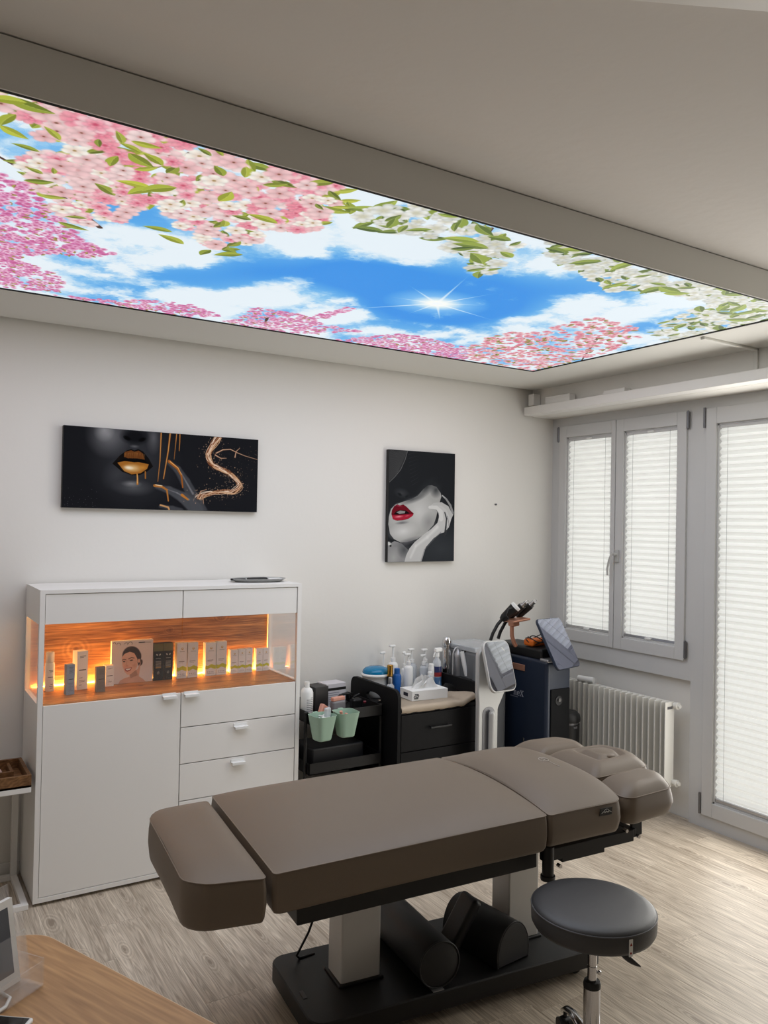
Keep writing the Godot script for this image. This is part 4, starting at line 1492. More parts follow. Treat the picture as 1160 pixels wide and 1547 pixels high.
func build_trolley() -> void:
	var x0 := 2.234
	var x1 := 2.752
	var zf := -3.39
	var zb := -3.87
	var t := thing("drawer_trolley", "black wooden trolley with oval handle holes and drawers", "trolley", Vector3((x0 + x1) / 2, 0, (zf + zb) / 2))
	var x := Transform3D(Basis.IDENTITY, -t.position)
	for s in [[x0, x0 + 0.018], [x1 - 0.018, x1]]:
		var m := Mb.new()
		m.xf = x
		handle_panel(m, s[0], s[1], zb, zf, 0.05, 0.745, Vector2(-3.63, 0.672), Vector2(0.075, 0.024))
		part(t, "side_panel", m, M.black_wood)
	var tp := Mb.new()
	tp.xf = x
	tp.bb(Vector3(x0 + 0.018, 0.622, zb), Vector3(x1 - 0.018, 0.64, zf - 0.004))
	part(t, "top_board", tp, M.black_wood)
	var bk := Mb.new()
	bk.xf = x
	bk.bb(Vector3(x0 + 0.018, 0.07, zb), Vector3(x1 - 0.018, 0.622, zb + 0.01))
	bk.bb(Vector3(x0 + 0.018, 0.07, zb), Vector3(x1 - 0.018, 0.085, zf - 0.02))
	part(t, "carcass", bk, M.black_wood)
	for q in [[0.432, 0.618], [0.262, 0.428], [0.088, 0.258]]:
		var d := Mb.new()
		d.xf = x
		d.rbox(Vector3((x0 + x1) / 2, (q[0] + q[1]) / 2, zf - 0.008), Vector3(x1 - x0 - 0.042, q[1] - q[0], 0.018), 0.002, 1)
		var dw := part(t, "drawer", d, M.trolley_front)
		var h := Mb.new()
		h.xf = x
		var yc: float = q[1] - 0.075
		h.rbox(Vector3(2.49, yc, zf + 0.022), Vector3(0.135, 0.011, 0.009), 0.003, 2)
		for s in [-0.055, 0.055]:
			h.rbox(Vector3(2.49 + s, yc, zf + 0.01), Vector3(0.009, 0.010, 0.024), 0.002, 1)
		part(dw, "handle", h, M.black)
	for q in [[x0 + 0.03, zf - 0.04], [x1 - 0.03, zf - 0.04], [x0 + 0.03, zb + 0.04], [x1 - 0.03, zb + 0.04]]:
		var c := Mb.new()
		c.xf = x
		c.cyl(Vector3(q[0] - 0.01, 0.025, q[1]), Vector3(q[0] + 0.01, 0.025, q[1]), 0.025, 14)
		c.bb(Vector3(q[0] - 0.012, 0.03, q[1] - 0.01), Vector3(q[0] + 0.012, 0.052, q[1] + 0.01))
		part(t, "castor", c, M.black)
	# towel
	var tw := Mb.new()
	var f := FastNoiseLite.new()
	f.seed = 5
	f.frequency = 3.0
	var rows := []
	var nx := 36
	var path := [[-0.19, 0.004], [-0.15, 0.006], [-0.10, 0.007], [-0.05, 0.009], [0.0, 0.013], [0.022, 0.016], [0.036, 0.012], [0.044, 0.002], [0.044, -0.012], [0.038, -0.022], [0.030, -0.02], [0.02, -0.006], [-0.05, -0.006], [-0.19, -0.006]]
	for q in path:
		var r := PackedVector3Array()
		for i in nx + 1:
			var u := float(i) / nx
			var xx := 2.258 + u * 0.472
			var z: float = -3.432 + q[0]
			var lift := 0.004 * f.get_noise_2d(xx * 2.0, z * 2.0) + 0.003 * f.get_noise_2d(xx * 7.0, z * 6.0)
			var curl := 0.028 * smoothstep(0.82, 1.0, u) * smoothstep(-0.22, -0.02, q[0]) * float(q[1] > 0.0005 or q[0] > 0.02)
			if q[0] > -0.02:
				z += 0.006 * f.get_noise_1d(xx * 4.0)
			r.append(Vector3(xx, 0.6412 + q[1] + 0.006 + (lift if q[1] > 0.0005 else 0.0) * 1.0 + curl, z))
		rows.append(r)
	for r in rows:
		for i in r.size():
			r[i] = r[i] - Vector3(2.5, 0.64, -3.55)
	tw.skin(rows, false, Vector3.UP)
	solo("towel", tw, M.towel, "beige towel spread over the black trolley top", "towel", Vector3(2.5, 0.64, -3.55))
	# tissue box
	var tb := thing("tissue_box", "white cardboard tissue box standing on the towel", "tissue box", Vector3(2.508, 0.656, -3.555), -0.05)
	var b := Mb.new()
	b.rbox(Vector3(0, 0.026, 0), Vector3(0.225, 0.052, 0.125), 0.0015, 1)
	part(tb, "carton", b, M.paper)
	var pr := Mb.new()
	pr.bb(Vector3(-0.1133, 0.018, -0.025), Vector3(-0.1125, 0.036, 0.02))
	part(tb, "end_label", pr, mat(Color(0.12, 0.13, 0.2), 0.6), "small navy print on the end")
	var lg := Mb.new()
	lg.tube([Vector3(-0.075, 0.012, 0.0629), Vector3(-0.098, 0.012, 0.0629), Vector3(-0.101, 0.02, 0.0629), Vector3(-0.097, 0.026, 0.0629), Vector3(-0.08, 0.027, 0.0629), Vector3(-0.075, 0.034, 0.0629)], 0.0022, 6)
	lg.tube([Vector3(-0.096, 0.034, 0.0629), Vector3(-0.075, 0.034, 0.0629), Vector3(-0.071, 0.026, 0.0629), Vector3(-0.075, 0.019, 0.0629), Vector3(-0.092, 0.018, 0.0629)], 0.0022, 6)
	part(tb, "printed_logo", lg, mat(Color(0.1, 0.12, 0.16), 0.6), "dark rounded logo on the long side")
	var ts := Mb.new()
	for side in 3:
		var rs := []
		for j in 8:
			var r := PackedVector3Array()
			var v := j / 7.0
			for i in 12:
				var u := i / 11.0 - 0.5
				var wv := 0.065 * (1.0 - 0.72 * v) + 0.012
				r.append(Vector3(u * wv * 2.0 + 0.012 * v + 0.02 * (side - 1) * v, 0.050 + 0.078 * v * (1.0 - absf(u) * 0.7) - 0.008 * side * v, (side - 1) * 0.014 + 0.016 * sin(u * 9.0 + side * 2.0 + v * 3.0) * (0.3 + v) * (1.0 - v * 0.5)))
			rs.append(r)
		ts.skin(rs, false, Vector3(0, 0, 1))
	part(tb, "tissue", ts, M.paper)
	# wax warmer
	var wx := thing("wax_warmer", "white round wax warmer with a clear blue lid", "wax warmer", Vector3(2.337, 0.6405, -3.775))
	var wb := Mb.new()
	wb.lathe(Vector3.ZERO, [Vector2(0, 0), Vector2(0.062, 0), Vector2(0.072, 0.02), Vector2(0.075, 0.07), Vector2(0.074, 0.105), Vector2(0.082, 0.112), Vector2(0.084, 0.118), Vector2(0.08, 0.124), Vector2(0.07, 0.126), Vector2(0.0, 0.126)], 32, 0.6)
	part(wx, "body", wb, M.plastic)
	var wl := Mb.new()
	wl.lathe(Vector3.ZERO, [Vector2(0.074, 0.124), Vector2(0.075, 0.128), Vector2(0.073, 0.14), Vector2(0.062, 0.152), Vector2(0.04, 0.160), Vector2(0, 0.163)], 32, 0.5)
	part(wx, "lid", wl, M.teal, "translucent blue domed lid")
	# bottles at the back of the trolley
	var y := 0.6405
	pump_bottle("white pump bottle behind the wax warmer", Vector3(2.43, y, -3.845), 0.024, 0.12, 0.225, M.plastic)
	pump_bottle("tallest white pump bottle against the wall", Vector3(2.487, y, -3.835), 0.028, 0.165, 0.262, M.plastic)
	pump_bottle("slim white pump bottle in front of the tallest one", Vector3(2.515, y, -3.76), 0.017, 0.14, 0.232, M.plastic)
	pump_bottle("white labelled pump bottle left of the tissue box", Vector3(2.502, y, -3.70), 0.026, 0.165, 0.232, M.plastic)
	pump_bottle("clear pump bottle in the middle of the row", Vector3(2.607, y, -3.82), 0.028, 0.15, 0.236, M.clear_plastic)
	pump_bottle("short clear pump bottle with rounded shoulders", Vector3(2.655, y, -3.77), 0.024, 0.14, 0.205, M.clear_plastic)
	pump_bottle("wide clear pump bottle near the chrome probe", Vector3(2.70, y, -3.82), 0.028, 0.145, 0.228, M.clear_plastic)
	cap_bottle("blue plastic bottle beside the wax warmer", Vector3(2.427, y, -3.70), 0.024, 0.125, 0.016, 0.03, M.blue, M.blue)
	cap_bottle("small clear bottle with a silver cap", Vector3(2.352, y, -3.65), 0.022, 0.085, 0.011, 0.035, M.clear_plastic, M.silver)
	cap_bottle("small dark bottle with a tall gold cap", Vector3(2.372, y, -3.685), 0.016, 0.12, 0.017, 0.06, M.black, M.gold)
	cap_bottle("low white jar behind the tissue box", Vector3(2.60, y, -3.72), 0.036, 0.055, 0.037, 0.022, M.plastic, M.clear_plastic)
	cap_bottle("upper clear jar stacked in the middle row", Vector3(2.625, y, -3.665), 0.022, 0.105, 0.014, 0.02, M.clear_plastic, M.plastic)
	cap_bottle("narrow white tube bottle beside the spray bottle", Vector3(2.658, y, -3.70), 0.017, 0.14, 0.015, 0.022, M.plastic, M.plastic)
	# spray bottle
	var sp := thing("spray_bottle", "clear spray bottle with a dark blue and red label", "spray bottle", Vector3(2.70, y, -3.705))
	var sb := Mb.new()
	sb.lathe(Vector3.ZERO, [Vector2(0, 0), Vector2(0.026, 0), Vector2(0.027, 0.01), Vector2(0.027, 0.15), Vector2(0.022, 0.175), Vector2(0.012, 0.188), Vector2(0.012, 0.2), Vector2(0, 0.2)], 20)
	part(sp, "body", sb, M.clear_plastic)
	var sl := Mb.new()
	sl.lathe(Vector3.ZERO, [Vector2(0.0274, 0.095), Vector2(0.0274, 0.145)], 20)
	part(sp, "label_band", sl, mat(Color(0.12, 0.16, 0.34), 0.4))
	var sr := Mb.new()
	sr.lathe(Vector3.ZERO, [Vector2(0.0275, 0.088), Vector2(0.0275, 0.112)], 20)
	part(sp, "label_stripe", sr, mat(Color(0.55, 0.16, 0.18), 0.4))
	var sq := Mb.new()
	sq.lathe(Vector3.ZERO, [Vector2(0, 0.0275), Vector2(0.0276, 0.0275), Vector2(0.0276, 0.085)], 20)
	part(sp, "blue_liquid", sq, mat(Color(0.3, 0.45, 0.62), 0.2))
	var sh := Mb.new()
	sh.cyl(Vector3(0, 0.198, 0), Vector3(0, 0.222, 0), 0.014, 14)
	sh.rbox(Vector3(0.008, 0.236, 0), Vector3(0.05, 0.024, 0.02), 0.006, 2)
	sh.tube([Vector3(-0.012, 0.228, 0), Vector3(-0.02, 0.212, 0), Vector3(-0.024, 0.196, 0)], 0.004, 6)
	part(sp, "spray_head", sh, M.plastic)

func pump_bottle(label: String, at: Vector3, r: float, hb: float, total: float, m: Material) -> void:
	var t := thing("pump_bottle", label, "bottle", at, 0.0, "bottles at the back of the trolley")
	var b := Mb.new()
	b.lathe(Vector3.ZERO, [Vector2(0, 0), Vector2(r * 0.94, 0), Vector2(r, 0.006), Vector2(r, hb - r * 0.6), Vector2(r * 0.85, hb - r * 0.25), Vector2(r * 0.45, hb), Vector2(r * 0.45, hb + 0.006), Vector2(0, hb + 0.006)], 20)
	part(t, "body", b, m)
	var p := Mb.new()
	p.cyl(Vector3(0, hb + 0.004, 0), Vector3(0, hb + 0.022, 0), r * 0.5, 14)
	p.cyl(Vector3(0, hb + 0.02, 0), Vector3(0, total - 0.012, 0), r * 0.2, 10)
	p.rbox(Vector3(-r * 0.28, total - 0.007, 0), Vector3(r * 1.35, 0.013, r * 0.7), 0.005, 2)
	part(t, "pump", p, M.plastic)

func cap_bottle(label: String, at: Vector3, r: float, hb: float, rc: float, hc: float, m: Material, mc: Material) -> void:
	var t := thing("bottle", label, "bottle", at, 0.0, "bottles at the back of the trolley")
	var b := Mb.new()
	b.lathe(Vector3.ZERO, [Vector2(0, 0), Vector2(r * 0.94, 0), Vector2(r, 0.005), Vector2(r, hb - 0.012), Vector2(minf(r, rc * 1.1), hb), Vector2(0, hb)], 20)
	part(t, "body", b, m)
	var c := Mb.new()
	c.lathe(Vector3.ZERO, [Vector2(0, hb), Vector2(rc, hb), Vector2(rc, hb + hc - 0.003), Vector2(rc - 0.003, hb + hc), Vector2(0, hb + hc)], 18)
	part(t, "cap", c, mc)

# ---------------------------------------------------------------- utility cart with hanging cups
func build_cart() -> void:
	var x0 := 1.79
	var x1 := 2.205
	var z0 := -3.85
	var z1 := -3.49
	var t := thing("utility_cart", "black metal utility cart beside the white cabinet", "cart", Vector3((x0 + x1) / 2, 0, (z0 + z1) / 2))
	var hx := (x1 - x0) / 2
	var hz := (z1 - z0) / 2
	for y in [0.605, 0.36, 0.12]:
		var m := Mb.new()
		m.bb(Vector3(-hx, y, -hz), Vector3(hx, y + 0.004, hz))
		var rim := 0.055
		m.bb(Vector3(-hx, y, hz - 0.004), Vector3(hx, y + rim, hz))
		m.bb(Vector3(-hx, y, -hz), Vector3(hx, y + rim, -hz + 0.004))
		m.bb(Vector3(-hx, y, -hz), Vector3(-hx + 0.004, y + rim, hz))
		m.bb(Vector3(hx - 0.004, y, -hz), Vector3(hx, y + rim, hz))
		part(t, "tray", m, M.black)
	for sx in [-1.0, 1.0]:
		for sz in [-1.0, 1.0]:
			var p := Mb.new()
			p.cyl(Vector3(sx * (hx + 0.008), 0.05, sz * (hz - 0.03)), Vector3(sx * (hx + 0.008), 0.66, sz * (hz - 0.03)), 0.008, 10)
			part(t, "post", p, M.black)
			var c := Mb.new()
			c.cyl(Vector3(sx * (hx + 0.0), 0.026, sz * (hz - 0.03)), Vector3(sx * (hx + 0.018), 0.026, sz * (hz - 0.03)), 0.026, 14)
			part(t, "castor", c, M.black)
	var y := 0.6092
	# things on the top tray
	var wb := thing("bottle", "large white bottle with printed lines next to the cabinet", "bottle", Vector3(1.836, y, -3.62))
	var b := Mb.new()
	b.lathe(Vector3.ZERO, [Vector2(0, 0), Vector2(0.03, 0), Vector2(0.032, 0.006), Vector2(0.032, 0.125), Vector2(0.026, 0.142), Vector2(0.014, 0.15), Vector2(0, 0.15)], 24)
	part(wb, "body", b, M.plastic)
	var c := Mb.new()
	c.cyl(Vector3(0, 0.149, 0), Vector3(0, 0.178, 0), 0.013, 14)
	part(wb, "cap", c, M.plastic)
	var pl := Mb.new()
	for k in 8:
		var a0 := 0.25
		var a1 := 1.35 if k != 0 else 0.7
		var seg := 8
		for i in seg:
			var a := lerpf(a0, a1, float(i) / seg) + PI * 0.5 - 0.9
			var a2 := lerpf(a0, a1, float(i + 1) / seg) + PI * 0.5 - 0.9
			var yy := 0.10 - k * 0.009
			pl.face([Vector3(cos(a2) * 0.0323, yy, sin(a2) * 0.0323), Vector3(cos(a) * 0.0323, yy, sin(a) * 0.0323), Vector3(cos(a) * 0.0323, yy + 0.003, sin(a) * 0.0323), Vector3(cos(a2) * 0.0323, yy + 0.003, sin(a2) * 0.0323)])
	part(wb, "printed_lines", pl, mat(Color(0.35, 0.36, 0.38), 0.6))
	solo("carton", one_rbox(Vector3(-0.042, 0, -0.05), Vector3(0.042, 0.138, 0.05), 0.003), mat(Color(0.17, 0.165, 0.165), 0.5), "dark grey box between the white bottle and the printed box", "box", Vector3(1.93, y, -3.70), 0.15)
	var pb := thing("carton", "white printed box with a black band on the black cart", "box", Vector3(2.06, y, -3.775), 0.1)
	part(pb, "box_body", one_rbox(Vector3(-0.062, 0, -0.045), Vector3(0.062, 0.13, 0.045), 0.002), mat(Color(0.82, 0.81, 0.83), 0.7))
	var bd := Mb.new()
	bd.bb(Vector3(-0.0625, 0.094, 0.0448), Vector3(0.0625, 0.108, 0.0456))
	part(pb, "print_band", bd, M.black)
	var ln := Mb.new()
	for k in 6:
		ln.bb(Vector3(-0.055, 0.08 - k * 0.011, 0.0448), Vector3(0.02 + 0.03 * float(k % 2), 0.083 - k * 0.011, 0.0455))
	part(pb, "printed_lines", ln, mat(Color(0.5, 0.5, 0.54), 0.7))
	# head strap gadget
	var st := thing("head_magnifier", "black head strap with small lenses lying on the cart", "head strap", Vector3(2.09, y, -3.66))
	var sm := Mb.new()
	var lp := []
	for k in 15:
		var a := TAU * k / 16.0
		lp.append(Vector3(cos(a) * 0.042 - 0.02, 0.062 + sin(a) * 0.03, 0.02 * sin(a)))
	sm.tube(lp, 0.007, 8)
	part(st, "strap", sm, M.black)
	var s2 := Mb.new()
	s2.rbox(Vector3(0.05, 0.032, 0.01), Vector3(0.06, 0.06, 0.05), 0.015, 2)
	s2.cyl(Vector3(0.03, 0.07, 0.02), Vector3(0.06, 0.085, 0.03), 0.006, 8)
	part(st, "lens_block", s2, M.black)
	var s3 := Mb.new()
	s3.cyl(Vector3(0.083, 0.04, 0.03), Vector3(0.096, 0.04, 0.035), 0.007, 10)
	part(st, "red_knob", s3, mat(Color(0.45, 0.08, 0.14), 0.4), "dark red knob")
	solo("sponge_pack", one_rbox(Vector3(-0.03, 0, -0.012), Vector3(0.03, 0.07, 0.012), 0.006), M.pink, "pink packet leaning behind the front mint cup", "packet", Vector3(1.886, y, -3.56), 0.5).rotation.z = -0.5
	solo("sponge_pack", one_rbox(Vector3(-0.04, 0, -0.012), Vector3(0.04, 0.02, 0.012), 0.005), M.pink, "flat pale pink packet above the grey pouch", "packet", Vector3(1.995, y + 0.075, -3.585), 0.2)
	solo("pouch", one_rbox(Vector3(-0.04, 0, -0.018), Vector3(0.04, 0.076, 0.018), 0.01), mat(Color(0.5, 0.49, 0.5), 0.5), "grey pouch standing between the two mint cups", "pouch", Vector3(1.995, y, -3.585), 0.1)
	# mint cups on the rim
	cup("mint green square cup filled with white clips, left one", Vector3(1.822, 0.545, -3.425), 0.12, true)
	cup("mint green square cup with a finger-shaped pink item, right one", Vector3(1.952, 0.548, -3.425), -0.05, false)
	# box on the lowest visible tray
	var gb := Mb.new()
	gb.rbox(Vector3(0, 0.05, 0), Vector3(0.30, 0.10, 0.2), 0.012, 2)
	solo("storage_box", gb, mat(Color(0.15, 0.15, 0.16), 0.45), "grey storage box on the lower tray of the cart", "box", Vector3(1.99, 0.365, -3.66))

func cup(label: String, at: Vector3, turn: float, full: bool) -> void:
	var t := thing("hanging_cup", label, "cup", at, turn, "mint cups hanging on the cart")
	var m := Mb.new()
	var rows := []
	# outer wall up, over the rim and down the inside
	for q in [[0.20, 0.0], [0.033, 0.0], [0.037, 0.005], [0.056, 0.118], [0.0575, 0.12], [0.0545, 0.12], [0.035, 0.008], [0.20, 0.006]]:
		var r := PackedVector3Array()
		var k: float = q[0]
		var inner := k > 0.1
		var hw := 0.001 if inner else k
		for j in 32:
			var a := TAU * j / 32
			var c := cos(a)
			var s := sin(a)
			var e := pow(pow(absf(c), 5.0) + pow(absf(s), 5.0), -0.2)
			r.append(Vector3(c * e * hw, q[1], s * e * hw))
		rows.append(r)
	m.skin(rows)
	part(t, "cup_wall", m, M.mint)
	var h := Mb.new()
	h.rbox(Vector3(0, 0.108, -0.062), Vector3(0.03, 0.03, 0.012), 0.003, 1)
	part(t, "hook", h, M.mint)
	if full:
		var g := thing("clip", "loose white plastic clips filling the left mint cup", "clips", at + Vector3(0, 0.105, 0))
		g.set_meta("kind", "stuff")
		var c := Mb.new()
		for k in 16:
			var p := Vector3(rng.randf_range(-0.035, 0.035), rng.randf_range(-0.012, 0.006), rng.randf_range(-0.03, 0.035))
			var d := Vector3(rng.randf_range(-1, 1), rng.randf_range(-0.3, 0.5), rng.randf_range(-1, 1)).normalized() * 0.016
			c.tube([p - d, p, p + d], 0.004, 6)
		part(g, "clip_pile", c, M.plastic)
		var bg := Mb.new()
		bg.rbox(Vector3(0, 0.03, 0), Vector3(0.04, 0.075, 0.02), 0.009, 2)
		solo("plastic_bag", bg, M.clear_plastic, "small clear bag sticking out of the left mint cup", "bag", at + Vector3(0.028, 0.085, 0.0), 0.4)
	else:
		var f := Mb.new()
		f.tube([Vector3(0, 0, 0), Vector3(-0.004, 0.04, 0.004), Vector3(-0.012, 0.075, 0.008)], 0.01, 10, 0.008)
		f.tube([Vector3(0.012, 0.01, 0.012), Vector3(0.012, 0.05, 0.014), Vector3(0.014, 0.064, 0.016)], 0.009, 10, 0.008)
		solo("finger_sponge", f, M.pink, "two small pink applicators in the right mint cup", "applicator", at + Vector3(-0.02, 0.05, 0.0))

# ---------------------------------------------------------------- devices right of the trolley
func build_devices() -> void:
	# grey apparatus with hand pieces, behind the mirror stand
	var ap := thing("facial_apparatus", "translucent grey apparatus with hand pieces beside the trolley", "apparatus", Vector3(2.93, 0, -3.70))
	var body := Mb.new()
	body.rbox(Vector3(0.04, 0.44, 0), Vector3(0.24, 0.86, 0.30), 0.02, 2)
	part(ap, "housing", body, mat(Color(0.42, 0.43, 0.44), 0.3))
	var lid := Mb.new()
	lid.rbox(Vector3(0.04, 0.885, 0), Vector3(0.25, 0.03, 0.31), 0.008, 2)
	part(ap, "cover", lid, M.clear_plastic, "clear plastic cover")
	var ho := Mb.new()
	ho.rbox(Vector3(-0.09, 0.705, 0.03), Vector3(0.12, 0.03, 0.2), 0.008, 2)
	part(ap, "holder", ho, M.black)
	var hp := Mb.new()
	hp.lathe(Vector3(-0.128, 0.72, -0.05), [Vector2(0, 0), Vector2(0.022, 0), Vector2(0.026, 0.02), Vector2(0.026, 0.14), Vector2(0.02, 0.155), Vector2(0.026, 0.165), Vector2(0.03, 0.18), Vector2(0.028, 0.198), Vector2(0.02, 0.216), Vector2(0, 0.218)], 24, 0.5)
	part(ap, "steam_probe", hp, M.chrome, "chrome cylinder with a round head")
	var cn := Mb.new()
	cn.lathe(Vector3(-0.072, 0.70, -0.01), [Vector2(0, 0), Vector2(0.026, 0), Vector2(0.027, 0.12), Vector2(0.026, 0.145), Vector2(0.018, 0.155), Vector2(0.014, 0.175), Vector2(0, 0.178)], 24, 0.5)
	part(ap, "canister", cn, M.silver)
	var wd := Mb.new()
	wd.tube([Vector3(-0.095, 0.865, 0.05), Vector3(-0.085, 0.80, 0.06), Vector3(-0.07, 0.73, 0.07)], 0.013, 12, 0.015)
	part(ap, "wand", wd, M.plastic, "white hand wand")
	var hs := Mb.new()
	hs.tube([Vector3(-0.075, 0.872, 0.05), Vector3(-0.055, 0.82, 0.06), Vector3(-0.052, 0.76, 0.065), Vector3(-0.042, 0.70, 0.07)], 0.009, 8)
	hs.rbox(Vector3(-0.04, 0.80, 0.065), Vector3(0.02, 0.03, 0.02), 0.006, 2)
	part(ap, "wand_holder", hs, M.black)
	var ho2 := Mb.new()
	var arc := []
	for k in 13:
		var a := PI - PI * k / 12.0
		arc.append(Vector3(-0.112 + cos(a) * 0.032, 0.84 + sin(a) * 0.05, 0.03))
	arc.insert(0, Vector3(-0.145, 0.72, 0.03))
	ho2.tube(arc, 0.004, 8)
	part(ap, "hose", ho2, M.silver)

	# mirror on a white stand
	var mb_ := Basis.from_euler(Vector3(-0.29, 0.28, -0.062))
	var zx := mb_.x
	var zy := mb_.y
	var zn := mb_.z
	var cen := Vector3(2.777, 0.8524, -3.25)
	var ms := thing("mirror_stand", "white stand holding a tilted mirror with a silver rim", "mirror stand", Vector3(2.735, 0, -3.30))
	var o := -ms.position
	var pl := Mb.new()
	pl.xf = Transform3D(Basis(Vector3(1, 0, 0), Vector3(0, 0, 1), Vector3(0, 1, 0)), Vector3(2.735, 0, -3.315) + o)
	var pp := round_poly([Vector2(-0.066, 0.03), Vector2(0.066, 0.03), Vector2(0.066, 0.62), Vector2(0.115, 0.71), Vector2(0.115, 0.95), Vector2(-0.072, 0.95), Vector2(-0.072, 0.71), Vector2(-0.066, 0.66)], [0.01, 0.01, 0.04, 0.03, 0.05, 0.05, 0.02, 0.03], 1, 5)
	pl.prism(pp, 0.0, 0.03, 0.005)
	part(ms, "stand_plate", pl, M.satin)
	var rc := Mb.new()
	rc.xf = Transform3D(Basis(Vector3(1, 0, 0), Vector3(0, 0, 1), Vector3(0, 1, 0)), Vector3(2.735, 0, -3.285) + o)
	rc.prism(round_poly([Vector2(-0.04, 0.1), Vector2(0.04, 0.1), Vector2(0.04, 0.635), Vector2(-0.04, 0.635)], [0.035, 0.035, 0.035, 0.035], 1, 6), 0.0, 0.002)
	part(ms, "recess", rc, M.grey_metal)
	var rd := Mb.new()
	rd.cyl(Vector3(2.745, 0.12, -3.268) + o, Vector3(2.745, 0.60, -3.268) + o, 0.018, 18)
	rd.lathe(Vector3(2.745, 0.60, -3.268) + o, [Vector2(0.018, 0), Vector2(0.016, 0.009), Vector2(0.01, 0.015), Vector2(0, 0.018)], 18, 0.3)
	part(ms, "pole", rd, M.satin)
	var bs := Mb.new()
	bs.rbox(Vector3(2.80, 0.015, -3.265) + o, Vector3(0.26, 0.03, 0.20), 0.012, 2)
	part(ms, "foot", bs, M.satin)
	var mx := Transform3D(Basis(zx, zn, -zy), cen + o)
	var ow := 0.119
	var oh := 0.1345
	var rim := Mb.new()
	rim.xf = mx
	rim.prism(round_poly([Vector2(-ow, -oh), Vector2(ow, -oh), Vector2(ow, oh), Vector2(-ow, oh)], [0.045, 0.045, 0.045, 0.045], 1, 8), -0.014, 0.002, 0.003)
	part(ms, "mirror_rim", rim, M.satin)
	var gl := Mb.new()
	gl.xf = mx
	var d := 0.007
	gl.prism(round_poly([Vector2(-ow + d, -oh + d), Vector2(ow - d, -oh + d), Vector2(ow - d, oh - d), Vector2(-ow + d, oh - d)], [0.04, 0.04, 0.04, 0.04], 1, 8), 0.0, 0.003)
	part(ms, "mirror_glass", gl, M.mirror)
	var jn := Mb.new()
	jn.cyl(Vector3(2.75, 0.83, -3.29) + o, cen - zn * 0.012 + o, 0.02, 12)
	part(ms, "joint", jn, M.silver)

	# navy machine
	var x0 := 3.16
	var zf := -3.30
	var nv := thing("navy_machine", "dark navy floor machine with a black inset side panel", "machine", Vector3(3.255, 0, -3.53))
	o = -nv.position
	var nb := Mb.new()
	nb.xf = Transform3D(Basis.IDENTITY, o)
	nb.rbox(Vector3(3.255, 0.44, -3.53), Vector3(0.19, 0.80, 0.46), 0.022, 3)
	part(nv, "housing", nb, M.navy)
	var dk := Mb.new()
	dk.xf = Transform3D(Basis.IDENTITY, o)
	dk.rbox(Vector3(3.255, 0.865, -3.55), Vector3(0.175, 0.065, 0.40), 0.016, 2)
	part(nv, "top_deck", dk, M.black)
	var ins := Mb.new()
	ins.xf = Transform3D(Basis.IDENTITY, o)
	ins.rbox(Vector3(3.262, 0.40, zf + 0.002), Vector3(0.145, 0.56, 0.012), 0.005, 2)
	var io := part(nv, "inset_panel", ins, M.inset)
	var ky := Mb.new()
	ky.xf = Transform3D(Basis.IDENTITY, o)
	ky.cyl(Vector3(3.245, 0.615, zf + 0.007), Vector3(3.245, 0.615, zf + 0.012), 0.026, 20)
	part(io, "lock_plate", ky, M.black)
	var kk := Mb.new()
	kk.xf = Transform3D(Basis.IDENTITY, o)
	kk.cyl(Vector3(3.245, 0.62, zf + 0.012), Vector3(3.245, 0.62, zf + 0.02), 0.01, 14)
	part(io, "lock", kk, M.chrome)
	var wdg := Mb.new()
	wdg.xf = Transform3D(Basis.IDENTITY, o)
	wdg.rbox(Vector3(3.205, 0.838, zf - 0.03), Vector3(0.08, 0.02, 0.07), 0.008, 2)
	part(nv, "silver_cap", wdg, M.silver)
	var cl := Mb.new()
	cl.xf = Transform3D(Basis.IDENTITY, o)
	cl.rbox(Vector3(x0 - 0.002, 0.773, -3.53), Vector3(0.008, 0.036, 0.105), 0.003, 1)
	part(nv, "handle_plate", cl, M.copper, "copper handle plate")
	# lettering on the left face
	var tx := TextMesh.new()
	var sf := SystemFont.new()
	sf.font_names = PackedStringArray(["Droid Serif"])
	tx.font = sf
	tx.text = "neX"
	tx.font_size = 30
	tx.pixel_size = 0.0016
	tx.depth = 0.001
	var te := MeshInstance3D.new()
	te.mesh = tx
	te.material_override = mat(Color(0.62, 0.63, 0.66), 0.4)
	te.name = "lettering"
	nv.add_child(te, true)
	te.position = Vector3(x0 - 0.0006, 0.622, -3.53) + o
	te.rotation.y = -PI / 2
	var un := Mb.new()
	un.xf = Transform3D(Basis.IDENTITY, o)
	un.bb(Vector3(x0 - 0.001, 0.595, -3.60), Vector3(x0 + 0.0005, 0.599, -3.535))
	part(nv, "small_print", un, mat(Color(0.5, 0.51, 0.54), 0.4))
	# tablet screen on the machine
	var tb_ := Basis.from_euler(Vector3(-0.48, 0.46, -0.068))
	zx = tb_.x
	zy = tb_.y
	zn = tb_.z
	var tc := Vector3(3.2705, 0.9325, -3.32)
	var tw := thing("tablet_screen", "large glossy tablet screen tilted on the navy machine", "screen", tc)
	var tm := Mb.new()
	tm.xf = Transform3D(Basis(zx, zn, -zy), Vector3.ZERO)
	ow = 0.178
	oh = 0.150
	tm.prism(round_poly([Vector2(-ow, -oh), Vector2(ow, -oh), Vector2(ow, oh), Vector2(-ow, oh)], [0.03, 0.03, 0.03, 0.03], 1, 6), -0.014, 0.0, 0.002)
	part(tw, "case", tm, M.navy)
	tm = Mb.new()
	tm.xf = Transform3D(Basis(zx, zn, -zy), Vector3.ZERO)
